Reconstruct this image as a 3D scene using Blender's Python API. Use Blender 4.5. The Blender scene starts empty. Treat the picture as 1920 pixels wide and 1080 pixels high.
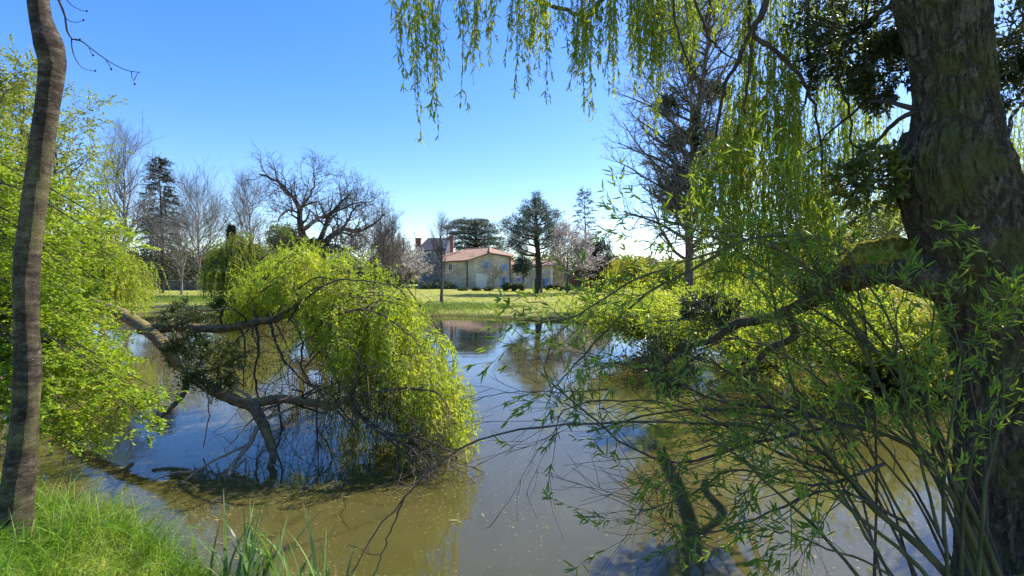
import bpy, math
import numpy as np
from mathutils import noise as mnoise, Vector

SC = bpy.context.scene
COL = SC.collection
rng = np.random.default_rng(11)

# ------------------------------------------------------------------ camera
F = 960.0
CAM = np.array([0.0, 0.0, 2.6])
PITCH = math.atan(25 / 960)
cam = bpy.data.cameras.new("camera")
cam.lens = 18.0; cam.sensor_width = 36.0; cam.clip_start = 0.05; cam.clip_end = 3000
camo = bpy.data.objects.new("camera", cam); COL.objects.link(camo)
camo.location = CAM; camo.rotation_euler = (math.pi / 2 - PITCH, 0, 0)
SC.camera = camo

# ------------------------------------------------------------------ sky and sun
SUN_AZ = math.radians(50)      # to the right of the viewing direction
SUN_EL = math.radians(44)
w = bpy.data.worlds.new("World"); SC.world = w; w.use_nodes = True
nt = w.node_tree; nt.nodes.clear()
sky = nt.nodes.new("ShaderNodeTexSky"); sky.sky_type = 'NISHITA'; sky.sun_disc = False
sky.sun_elevation = SUN_EL; sky.sun_rotation = SUN_AZ
sky.altitude = 50; sky.air_density = 1.0; sky.dust_density = 0.3; sky.ozone_density = 4.0
hs = nt.nodes.new("ShaderNodeHueSaturation"); hs.inputs['Saturation'].default_value = 1.46; hs.inputs['Hue'].default_value = 0.518
bg = nt.nodes.new("ShaderNodeBackground"); bg.inputs[1].default_value = 0.15
wo = nt.nodes.new("ShaderNodeOutputWorld")
gm = nt.nodes.new('ShaderNodeGamma'); gm.inputs[1].default_value = 0.80; hs.inputs['Value'].default_value = 1.15   # softens the step from zenith to horizon
nt.links.new(sky.outputs[0], gm.inputs[0]); nt.links.new(gm.outputs[0], hs.inputs['Color']); nt.links.new(hs.outputs[0], bg.inputs[0]); nt.links.new(bg.outputs[0], wo.inputs[0])
sun = bpy.data.lights.new("sun", 'SUN'); sun.energy = 4.4; sun.angle = math.radians(0.5); sun.color = (1.0, 0.95, 0.86)
suno = bpy.data.objects.new("sun", sun); COL.objects.link(suno)
sd = Vector((math.sin(SUN_AZ) * math.cos(SUN_EL), math.cos(SUN_AZ) * math.cos(SUN_EL), math.sin(SUN_EL)))
suno.rotation_euler = sd.to_track_quat('Z', 'Y').to_euler()
SC.view_settings.view_transform = 'Standard'; SC.view_settings.look = 'None'
SC.view_settings.exposure = 1.15; SC.view_settings.gamma = 1.0
cy = SC.cycles
cy.max_bounces = 6; cy.diffuse_bounces = 3; cy.glossy_bounces = 3; cy.transmission_bounces = 3; cy.transparent_max_bounces = 4
cy.caustics_reflective = False; cy.caustics_refractive = False
cy.sample_clamp_indirect = 4.0

# ------------------------------------------------------------------ pixel of the photo (1920 x 1080) + distance -> point
FW = np.array([0, math.cos(PITCH), -math.sin(PITCH)]); UP = np.array([0, math.sin(PITCH), math.cos(PITCH)])
def W(px, py, Y):
    px, py, Y = np.broadcast_arrays(np.asarray(px, float), np.asarray(py, float), np.asarray(Y, float))
    r = FW + ((px - 960) / F)[..., None] * np.array([1., 0, 0]) + ((540 - py) / F)[..., None] * UP
    return CAM + r * (Y / r[..., 1])[..., None]
def X(px, Y): return (px - 960) / F * Y
def path(*pts): return np.array([W(*p) for p in pts])

# ------------------------------------------------------------------ pond outline and ground height
POND = np.array([(-9, -3), (-4.9, 5.0), (-4.1, 4.8), (-3.4, 4.55), (-2.85, 4.3), (-2.2, 4.2), (-1.5, 4.1), (-1.15, 3.7), (-0.8, 3.0), (-0.3, 2.5), (1.2, 2.5), (2.4, 2.7), (3.1, 3.1), (3.5, 3.9), (4.6, 5.2), (7.0, 6.8), (9.5, 9.5),
                 (11.5, 13), (11, 17), (7.6, 20), (5.5, 23.5), (4.6, 26.5), (2.6, 28.6), (0.8, 29), (-1.0, 30.5), (-3.5, 32), (-5.5, 31.5), (-9, 30), (-13, 30.5), (-17, 32.5),
                 (-20, 35.5), (-23.5, 36.5), (-24.5, 32), (-21, 24), (-16, 16), (-11, 11), (-8.2, 8), (-6.9, 6.6), (-6.0, 5.6)])
POND = np.array([p for p in POND if not (p[0] == -9 and p[1] == -3)])
def sdist(x, y):
    x = np.asarray(x, float); y = np.asarray(y, float)
    d = np.full(x.shape, 1e9); ins = np.zeros(x.shape, bool)
    n = len(POND)
    for i in range(n):
        a = POND[i]; b = POND[(i + 1) % n]; e = b - a
        t = np.clip(((x - a[0]) * e[0] + (y - a[1]) * e[1]) / (e @ e), 0, 1)
        d = np.minimum(d, np.hypot(x - a[0] - t * e[0], y - a[1] - t * e[1]))
        c = ((a[1] > y) != (b[1] > y)) & (x < (b[0] - a[0]) * (y - a[1]) / (b[1] - a[1] + 1e-12) + a[0])
        ins ^= c
    return np.where(ins, -d, d)
def sstep(a, b, x):
    if a > b: return 1 - sstep(b, a, x)
    t = np.clip((x - a) / (b - a), 0, 1); return t * t * (3 - 2 * t)
def wob(x, y, s, k=0.0):
    return (np.sin(x * s + 1.3 + k) * np.cos(y * s * 1.13 + 0.4 * k) + 0.5 * np.sin(x * s * 2.3 + y * s * 1.7 + k) + 0.35 * np.cos(y * s * 3.1 - x * s * 2.1))
def ground_z(x, y):
    x = np.asarray(x, float); y = np.asarray(y, float)
    s = sdist(x, y) + 0.10 * wob(x, y, 1.1) * sstep(4, 12, y)
    bh = 0.55 + (0.30 - 0.55) * sstep(6, 16, y)
    bh = bh * (0.25 + 0.75 * np.maximum(sstep(-2.0, -3.4, x), sstep(1.5, 4.0, x) + sstep(6, 9, y)).clip(0, 1))
    wd = 0.45 + 1.45 * sstep(6, 16, y)
    out = bh * sstep(0, 1, np.clip((s + 0.05) / wd, 0, 1) ** 0.8) + 0.04 * wob(x, y, 0.35) * sstep(0.5, 3, s) + 0.004 * np.clip(s - 60, 0, 200)
    ins = np.maximum(-0.9, s * 0.5)
    return np.where(s > -0.05, out - 0.05 * (s < 0.05), ins - 0.03)
def gz(x, y): return float(ground_z(np.array([x]), np.array([y]))[0])

# ------------------------------------------------------------------ materials
def mat(name, f):
    m = bpy.data.materials.new(name); m.use_nodes = True; t = m.node_tree; t.nodes.clear()
    out = t.nodes.new("ShaderNodeOutputMaterial")
    def N(k, **kw):
        n = t.nodes.new("ShaderNode" + k)
        for a, v in kw.items():
            if a in n.inputs: n.inputs[a].default_value = v
            else: setattr(n, a, v)
        return n
    L = t.links.new
    s = f(N, L); L(s, out.inputs['Surface'])
    m.cycles.use_bump_map_correction = False if hasattr(m.cycles, 'use_bump_map_correction') else None
    return m
def c4(c): return (c[0], c[1], c[2], 1)
def ramp(N, L, src, stops, interp='LINEAR'):
    r = N("ValToRGB"); r.color_ramp.interpolation = interp
    e = r.color_ramp.elements
    while len(e) < len(stops): e.new(0.5)
    for i, (p, c) in enumerate(stops): e[i].position = p; e[i].color = c4(c)
    L(src, r.inputs[0]); return r.outputs[0]
def coords(N, L, scale=(1, 1, 1), rot=(0, 0, 0)):
    tc = N("TexCoord"); mp = N("Mapping"); mp.inputs['Scale'].default_value = scale; mp.inputs['Rotation'].default_value = rot
    L(tc.outputs['Object'], mp.inputs[0]); return mp.outputs[0]
def mixc(N, L, fac, a, b, mode='MIX'):
    m = N("Mix"); m.data_type = 'RGBA'; m.blend_type = mode
    for s, v in ((m.inputs[0], fac), (m.inputs[6], a), (m.inputs[7], b)):
        if isinstance(v, (int, float)): s.default_value = v
        elif isinstance(v, tuple): s.default_value = c4(v)
        else: L(v, s)
    return m.outputs[2]
def bump(N, L, h, dist, strength=1.0):
    b = N("Bump"); b.inputs['Distance'].default_value = dist; b.inputs['Strength'].default_value = strength; L(h, b.inputs['Height']); return b.outputs[0]
def pbsdf(N, L, col, rough=0.8, spec=0.3, normal=None):
    p = N("BsdfPrincipled"); p.inputs['Roughness'].default_value = rough; p.inputs['Specular IOR Level'].default_value = spec
    if isinstance(col, tuple): p.inputs['Base Color'].default_value = c4(col)
    else: L(col, p.inputs['Base Color'])
    if normal is not None: L(normal, p.inputs['Normal'])
    return p.outputs[0]

def leaf_mat(name, c1, c2, c3=None, trans=0.45, tcol=(1.25, 1.15, 0.55), rough=0.5, spec=0.35):
    def f(N, L):
        a = N("Attribute", attribute_name="rnd")
        stops = [(0.0, c1), (0.75, c2), (1.0, c3 or c2)]
        col = ramp(N, L, a.outputs['Fac'], stops)
        d = pbsdf(N, L, col, rough, spec)
        tr = N("BsdfTranslucent"); L(mixc(N, L, 1.0, col, tcol, 'MULTIPLY'), tr.inputs[0])
        mx = N("MixShader"); mx.inputs[0].default_value = trans; L(d, mx.inputs[1]); L(tr.outputs[0], mx.inputs[2])
        return mx.outputs[0]
    return mat(name, f)
def twig_mat(name, c1, c2, scale=6):
    def f(N, L):
        n = N("TexNoise", Scale=float(scale), Detail=3.0); L(coords(N, L, (1, 1, 0.4)), n.inputs['Vector'])
        col = ramp(N, L, n.outputs[0], [(0.3, c1), (0.7, c2)])
        return pbsdf(N, L, col, 0.85, 0.25, bump(N, L, n.outputs[0], 0.02))
    return mat(name, f)

M = {}
M['willow_leaf'] = leaf_mat('willow_leaf', (0.19, 0.27, 0.030), (0.33, 0.40, 0.045), (0.45, 0.42, 0.07), 0.45)
M['mound_leaf'] = leaf_mat('mound_leaf', (0.24, 0.36, 0.03), (0.50, 0.60, 0.07), (0.68, 0.64, 0.14), 0.55)
M['near_leaf'] = leaf_mat('near_leaf', (0.11, 0.20, 0.035), (0.27, 0.39, 0.055), (0.50, 0.57, 0.08), 0.55, rough=0.4, spec=0.5)
M['curtain_leaf'] = leaf_mat('curtain_leaf', (0.18, 0.27, 0.035), (0.38, 0.47, 0.06), (0.52, 0.54, 0.10), 0.6)
M['elm_leaf'] = leaf_mat('elm_leaf', (0.12, 0.22, 0.015), (0.36, 0.48, 0.028), (0.50, 0.56, 0.05), 0.5)
M['tall_leaf'] = leaf_mat('tall_leaf', (0.18, 0.24, 0.035), (0.38, 0.43, 0.07), (0.50, 0.50, 0.12), 0.45)
M['mid_green_leaf'] = leaf_mat('mid_green_leaf', (0.10, 0.17, 0.03), (0.20, 0.28, 0.05), (0.30, 0.36, 0.07), 0.4)  # plain mid green for rushes, a round tree and small bushes
M['conifer_leaf'] = leaf_mat('conifer_leaf', (0.03, 0.038, 0.028), (0.055, 0.07, 0.048), (0.10, 0.115, 0.08), 0.1)
M['pine_leaf'] = leaf_mat('pine_leaf', (0.04, 0.06, 0.05), (0.08, 0.115, 0.085), (0.14, 0.175, 0.125), 0.2)
M['dark_leaf'] = leaf_mat('dark_leaf', (0.025, 0.04, 0.014), (0.055, 0.08, 0.024), (0.11, 0.14, 0.04), 0.25, rough=0.35, spec=0.5)
M['mistletoe_leaf'] = leaf_mat('mistletoe_leaf', (0.05, 0.075, 0.016), (0.10, 0.13, 0.028), (0.17, 0.18, 0.04), 0.2, rough=0.38, spec=0.5)
M['hedge_leaf'] = leaf_mat('hedge_leaf', (0.05, 0.08, 0.02), (0.11, 0.14, 0.035), (0.20, 0.20, 0.06), 0.25)
M['brown_leaf'] = leaf_mat('brown_leaf', (0.10, 0.10, 0.04), (0.19, 0.19, 0.065), (0.28, 0.29, 0.09), 0.3)
M['yellow_leaf'] = leaf_mat('yellow_leaf', (0.22, 0.26, 0.03), (0.42, 0.42, 0.05), (0.50, 0.42, 0.08), 0.4)
M['blossom'] = leaf_mat('blossom', (0.42, 0.37, 0.33), (0.66, 0.61, 0.55), (0.80, 0.77, 0.72), 0.3, tcol=(1, 0.95, 0.95))
M['grass_blade'] = leaf_mat('grass_blade', (0.11, 0.23, 0.018), (0.23, 0.39, 0.035), (0.42, 0.46, 0.10), 0.45)
M['meadow_blade'] = leaf_mat('meadow_blade', (0.11, 0.19, 0.02), (0.20, 0.29, 0.04), (0.36, 0.36, 0.11), 0.35)
M['iris_leaf'] = leaf_mat('iris_leaf', (0.10, 0.19, 0.05), (0.17, 0.28, 0.08), (0.25, 0.36, 0.10), 0.35, rough=0.4)
M['straw'] = leaf_mat('straw', (0.28, 0.22, 0.10), (0.42, 0.34, 0.17), (0.5, 0.43, 0.24), 0.3, tcol=(1, .9, .7))
M['debris'] = leaf_mat('debris', (0.26, 0.20, 0.06), (0.42, 0.34, 0.12), (0.62, 0.55, 0.30), 0.1, tcol=(1, .9, .7))
M['bare_twig'] = twig_mat('bare_twig', (0.065, 0.052, 0.047), (0.14, 0.115, 0.10), 4)
M['pale_twig'] = twig_mat('pale_twig', (0.14, 0.115, 0.095), (0.27, 0.23, 0.20), 4)
M['dark_twig'] = twig_mat('dark_twig', (0.035, 0.028, 0.022), (0.09, 0.07, 0.055), 4)
M['willow_shoot'] = twig_mat('willow_shoot', (0.12, 0.12, 0.03), (0.22, 0.19, 0.06), 8)
M['green_stem'] = twig_mat('green_stem', (0.05, 0.055, 0.018), (0.12, 0.115, 0.045), 12)
M['brown_stem'] = twig_mat('brown_stem', (0.045, 0.035, 0.025), (0.12, 0.095, 0.065), 12)
M['pale_stem'] = twig_mat('pale_stem', (0.13, 0.095, 0.06), (0.27, 0.205, 0.14), 12)
M['dead_wood'] = twig_mat('dead_wood', (0.20, 0.15, 0.10), (0.36, 0.29, 0.21), 20)

def willow_bark_f(N, L):
    v = coords(N, L, (1, 1, 0.42))
    w_ = N("TexNoise", Scale=3.5, Detail=3.0); L(v, w_.inputs['Vector'])
    dv = mixc(N, L, 0.10, v, w_.outputs['Color'])
    vo = N("TexNoise", Scale=13.0, Detail=5.0, Roughness=0.6, Distortion=0.6); L(dv, vo.inputs['Vector'])
    rg = N("Math", operation='SUBTRACT'); L(vo.outputs[0], rg.inputs[0]); rg.inputs[1].default_value = 0.5
    ra = N("Math", operation='ABSOLUTE'); L(rg.outputs[0], ra.inputs[0])
    n1 = N("TexNoise", Scale=55.0, Detail=8.0, Roughness=0.65); L(coords(N, L, (1, 1, 0.7)), n1.inputs['Vector'])
    n2 = N("TexNoise", Scale=2.6, Detail=4.0); L(coords(N, L), n2.inputs['Vector'])
    edge = ramp(N, L, ra.outputs[0], [(0.0, (0.0, 0.0, 0.0)), (0.11, (1, 1, 1))])
    base = ramp(N, L, n1.outputs[0], [(0.3, (0.06, 0.050, 0.036)), (0.55, (0.135, 0.115, 0.082)), (0.75, (0.24, 0.21, 0.155))])
    col = mixc(N, L, edge, (0.05, 0.038, 0.027), base)
    mf = ramp(N, L, n2.outputs[0], [(0.52, (0, 0, 0)), (0.66, (0.75, 0.75, 0.75))])
    col = mixc(N, L, mf, col, (0.10, 0.105, 0.03))
    n3 = N("TexNoise", Scale=9.0, Detail=9.0, Roughness=0.72); L(coords(N, L, (1, 1, 1.0), (0.3, 0.2, 0)), n3.inputs['Vector'])
    lf = ramp(N, L, n3.outputs[0], [(0.65, (0, 0, 0)), (0.74, (0.8, 0.8, 0.8))])
    col = mixc(N, L, lf, col, (0.50, 0.50, 0.44))
    h = N("Math", operation='MULTIPLY_ADD'); L(edge, h.inputs[0]); h.inputs[1].default_value = 1.0; L(n1.outputs[0], h.inputs[2])
    return pbsdf(N, L, col, 0.9, 0.2, bump(N, L, h.outputs[0], 0.022))
M['willow_bark'] = mat('willow_bark', willow_bark_f)

def smooth_bark_f(N, L):
    a = N("TexNoise", Scale=8.0, Detail=10.0, Roughness=0.68); L(coords(N, L, (1, 1, 3.0)), a.inputs['Vector'])
    b = N("TexNoise", Scale=3.2, Detail=4.0); L(coords(N, L, (1, 1, 1)), b.inputs['Vector'])
    c = N("TexNoise", Scale=60.0, Detail=6.0); L(coords(N, L, (1, 1, 2.0)), c.inputs['Vector'])
    col = ramp(N, L, a.outputs[0], [(0.34, (0.022, 0.015, 0.010)), (0.5, (0.062, 0.045, 0.030)), (0.66, (0.17, 0.128, 0.090))])
    mf = ramp(N, L, b.outputs[0], [(0.50, (0, 0, 0)), (0.64, (0.55, 0.55, 0.55))])
    col = mixc(N, L, mf, col, (0.20, 0.19, 0.07))
    b2 = N("TexNoise", Scale=7.0, Detail=8.0, Roughness=0.68); L(coords(N, L, (1, 1, 1.6), (0.5, 0, 0)), b2.inputs['Vector'])
    lf = ramp(N, L, b2.outputs[0], [(0.66, (0, 0, 0)), (0.74, (0.7, 0.7, 0.7))])
    col = mixc(N, L, lf, col, (0.52, 0.50, 0.44))
    vz = N("TexVoronoi", Scale=22.0, feature='DISTANCE_TO_EDGE'); L(mixc(N, L, 0.12, coords(N, L, (1, 1, 0.55)), c.outputs['Color']), vz.inputs['Vector'])
    ck = ramp(N, L, vz.outputs['Distance'], [(0.0, (0.45, 0.45, 0.45)), (0.06, (1, 1, 1))])
    col = mixc(N, L, 1.0, col, ck, 'MULTIPLY')
    g = mixc(N, L, 0.5, a.outputs[0], c.outputs[0]); g = mixc(N, L, 1.0, g, ck, 'MULTIPLY')
    return pbsdf(N, L, col, 0.8, 0.3, bump(N, L, g, 0.012))
M['smooth_bark'] = mat('smooth_bark', smooth_bark_f)

def fallen_bark_f(N, L):
    a = N("TexNoise", Scale=16.0, Detail=8.0, Roughness=0.65); L(coords(N, L, (0.5, 0.5, 1.4)), a.inputs['Vector'])
    b = N("TexNoise", Scale=1.6, Detail=3.0); L(coords(N, L), b.inputs['Vector'])
    ge = N("NewGeometry"); sx = N("SeparateXYZ"); L(ge.outputs['Normal'], sx.inputs[0])
    col = ramp(N, L, a.outputs[0], [(0.3, (0.06, 0.038, 0.023)), (0.52, (0.18, 0.118, 0.073)), (0.75, (0.36, 0.255, 0.17))])
    mm = N("Math", operation='MULTIPLY_ADD'); L(b.outputs[0], mm.inputs[0]); mm.inputs[1].default_value = 2.0; L(sx.outputs['Z'], mm.inputs[2])
    mf = ramp(N, L, mm.outputs[0], [(0.0, (0, 0, 0)), (1.0, (0, 0, 0))])
    m2 = N("MapRange"); L(mm.outputs[0], m2.inputs[0]); m2.inputs[1].default_value = 1.6; m2.inputs[2].default_value = 2.05; m2.inputs[4].default_value = 0.6
    col = mixc(N, L, m2.outputs[0], col, (0.24, 0.21, 0.05))
    return pbsdf(N, L, col, 0.9, 0.2, bump(N, L, a.outputs[0], 0.04))
M['fallen_bark'] = mat('fallen_bark', fallen_bark_f)

def moss_f(N, L):
    a = N("TexNoise", Scale=22.0, Detail=8.0, Roughness=0.7); L(coords(N, L), a.inputs['Vector'])
    col = ramp(N, L, a.outputs[0], [(0.32, (0.09, 0.08, 0.018)), (0.52, (0.26, 0.22, 0.04)), (0.70, (0.48, 0.40, 0.08))])
    return pbsdf(N, L, col, 1.0, 0.1, bump(N, L, a.outputs[0], 0.05))
M['moss'] = mat('moss', moss_f)

def ground_f(N, L):
    v = coords(N, L)
    n1 = N("TexNoise", Scale=0.35, Detail=5.0, Roughness=0.6); L(v, n1.inputs['Vector'])
    n2 = N("TexNoise", Scale=5.0, Detail=8.0, Roughness=0.75); L(v, n2.inputs['Vector'])
    n3 = N("TexNoise", Scale=30.0, Detail=4.0, Roughness=0.7); L(v, n3.inputs['Vector'])
    g = ramp(N, L, n2.outputs[0], [(0.30, (0.09, 0.12, 0.03)), (0.44, (0.27, 0.27, 0.065)), (0.56, (0.45, 0.41, 0.14)), (0.72, (0.56, 0.49, 0.24))])
    n4 = N("TexNoise", Scale=1.1, Detail=7.0, Roughness=0.8); L(coords(N, L, (0.8, 1.6, 1)), n4.inputs['Vector'])
    g = mixc(N, L, 1.0, g, ramp(N, L, n4.outputs[0], [(0.40, (0.50, 0.50, 0.42)), (0.50, (1, 1, 1)), (0.62, (1.25, 1.2, 1.15))]), 'MULTIPLY')
    g2 = ramp(N, L, n1.outputs[0], [(0.35, (0.75, 0.95, 0.6)), (0.65, (1.05, 1.0, 1.0))])
    col = mixc(N, L, 1.0, g, g2, 'MULTIPLY')
    # bare mud on the slope that meets the water
    ge = N("NewGeometry"); sx = N("SeparateXYZ"); L(ge.outputs['Position'], sx.inputs[0])
    mr = N("MapRange"); L(sx.outputs['Z'], mr.inputs[0]); mr.inputs[1].default_value = 0.04; mr.inputs[2].default_value = 0.17
    mud = ramp(N, L, n3.outputs[0], [(0.3, (0.06, 0.045, 0.025)), (0.7, (0.17, 0.13, 0.07))])
    col = mixc(N, L, mr.outputs[0], mud, col)
    h = mixc(N, L, 0.5, n2.outputs[0], n3.outputs[0])
    return pbsdf(N, L, col, 0.95, 0.1, bump(N, L, h, 0.12))
M['ground'] = mat('ground', ground_f)

def water_f(N, L):
    v = coords(N, L)
    n1 = N("TexNoise", Scale=0.5, Detail=4.0); L(v, n1.inputs['Vector'])
    col = ramp(N, L, n1.outputs[0], [(0.3, (0.072, 0.064, 0.015)), (0.7, (0.105, 0.092, 0.029))])
    n2 = N("TexNoise", Scale=1.6, Detail=2.0); L(coords(N, L, (1, 1.6, 1)), n2.inputs['Vector'])
    n3 = N("TexNoise", Scale=9.0, Detail=2.0); L(coords(N, L, (1, 1.3, 1)), n3.inputs['Vector'])
    h = mixc(N, L, 0.18, n2.outputs[0], n3.outputs[0])
    p = N("BsdfPrincipled"); p.inputs['Roughness'].default_value = 0.03; p.inputs['IOR'].default_value = 1.42
    p.inputs['Subsurface Weight'].default_value = 0.85; p.inputs['Subsurface Radius'].default_value = (1.0, 0.8, 0.3); p.inputs['Subsurface Scale'].default_value = 0.22
    p.inputs['Specular IOR Level'].default_value = 0.75
    L(col, p.inputs['Base Color']); L(bump(N, L, h, 0.0026), p.inputs['Normal'])
    return p.outputs[0]
M['water'] = mat('water', water_f)

def stone_f(tint, dark=0.6):
    def f(N, L):
        v = coords(N, L)
        n0 = N("TexNoise", Scale=2.0, Detail=3.0); L(v, n0.inputs['Vector'])
        dv = mixc(N, L, 0.08, coords(N, L, (1, 1, 1.6)), n0.outputs['Color'])
        vo = N("TexVoronoi", Scale=2.6); L(dv, vo.inputs['Vector'])
        ve = N("TexVoronoi", Scale=2.6, feature='DISTANCE_TO_EDGE'); L(dv, ve.inputs['Vector'])
        n1 = N("TexNoise", Scale=0.45, Detail=6.0, Roughness=0.7); L(v, n1.inputs['Vector'])
        bw = N("RGBToBW"); L(vo.outputs['Color'], bw.inputs[0])
        st = ramp(N, L, bw.outputs[0], [(0.2, tuple(x * dark for x in tint)), (0.5, tint), (0.85, tuple(min(x * 1.3, 0.8) for x in tint))])
        e = ramp(N, L, ve.outputs['Distance'], [(0.0, (1, 1, 1)), (0.09, (0, 0, 0))])
        col = mixc(N, L, e, st, tuple(x * 0.75 for x in tint))
        gr = ramp(N, L, n1.outputs[0], [(0.38, (0.72, 0.70, 0.68)), (0.58, (1, 1, 1))])
        col = mixc(N, L, 1.0, col, gr, 'MULTIPLY')
        return pbsdf(N, L, col, 0.9, 0.2, bump(N, L, ve.outputs['Distance'], 0.05))
    return f
M['rubble'] = mat('rubble', stone_f((0.72, 0.58, 0.39), 0.80))
M['rubble_grey'] = mat('rubble_grey', stone_f((0.42, 0.38, 0.30), 0.72))
M['wall_stone'] = mat('wall_stone', stone_f((0.17, 0.14, 0.11)))
def tile_f(N, L):
    v = coords(N, L)
    wv = N("TexWave", Scale=1.7, Distortion=0.3, bands_direction='X'); L(v, wv.inputs['Vector'])
    n = N("TexNoise", Scale=1.6, Detail=9.0, Roughness=0.85); L(coords(N, L, (1, 1, 1)), n.inputs['Vector'])
    col = ramp(N, L, n.outputs[0], [(0.36, (0.20, 0.11, 0.07)), (0.5, (0.40, 0.25, 0.165)), (0.7, (0.55, 0.40, 0.29))])
    return pbsdf(N, L, col, 0.85, 0.2, bump(N, L, wv.outputs[0], 0.08))
M['tile'] = mat('tile', tile_f)
def noise_mat(name, c1, c2, scale, rough=0.85, bd=0.01):
    def f(N, L):
        n = N("TexNoise", Scale=float(scale), Detail=5.0, Roughness=0.6); L(coords(N, L), n.inputs['Vector'])
        return pbsdf(N, L, ramp(N, L, n.outputs[0], [(0.3, c1), (0.7, c2)]), rough, 0.3, bump(N, L, n.outputs[0], bd))
    return mat(name, f)
M['slate'] = noise_mat('slate', (0.035, 0.035, 0.045), (0.075, 0.075, 0.09), 3)
M['brick'] = noise_mat('brick', (0.20, 0.085, 0.055), (0.34, 0.17, 0.12), 5)
M['blue_paint'] = noise_mat('blue_paint', (0.16, 0.32, 0.75), (0.22, 0.40, 0.82), 5, 0.5)
M['cream_paint'] = noise_mat('cream_paint', (0.86, 0.79, 0.58), (0.90, 0.84, 0.66), 2, 0.6)
M['white_paint'] = noise_mat('white_paint', (0.6, 0.6, 0.58), (0.75, 0.75, 0.72), 2, 0.6)
M['pane'] = noise_mat('pane', (0.02, 0.025, 0.03), (0.04, 0.045, 0.05), 2, 0.15, 0.0)
M['brown_board'] = noise_mat('brown_board', (0.12, 0.06, 0.035), (0.20, 0.10, 0.06), 4)
M['dark_metal'] = noise_mat('dark_metal', (0.05, 0.045, 0.04), (0.09, 0.08, 0.07), 4, 0.5)
M['grey_board'] = noise_mat('grey_board', (0.18, 0.17, 0.16), (0.28, 0.27, 0.25), 4)
M['cut_wood'] = noise_mat('cut_wood', (0.16, 0.14, 0.11), (0.36, 0.32, 0.26), 25, 0.85, 0.01)

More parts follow.
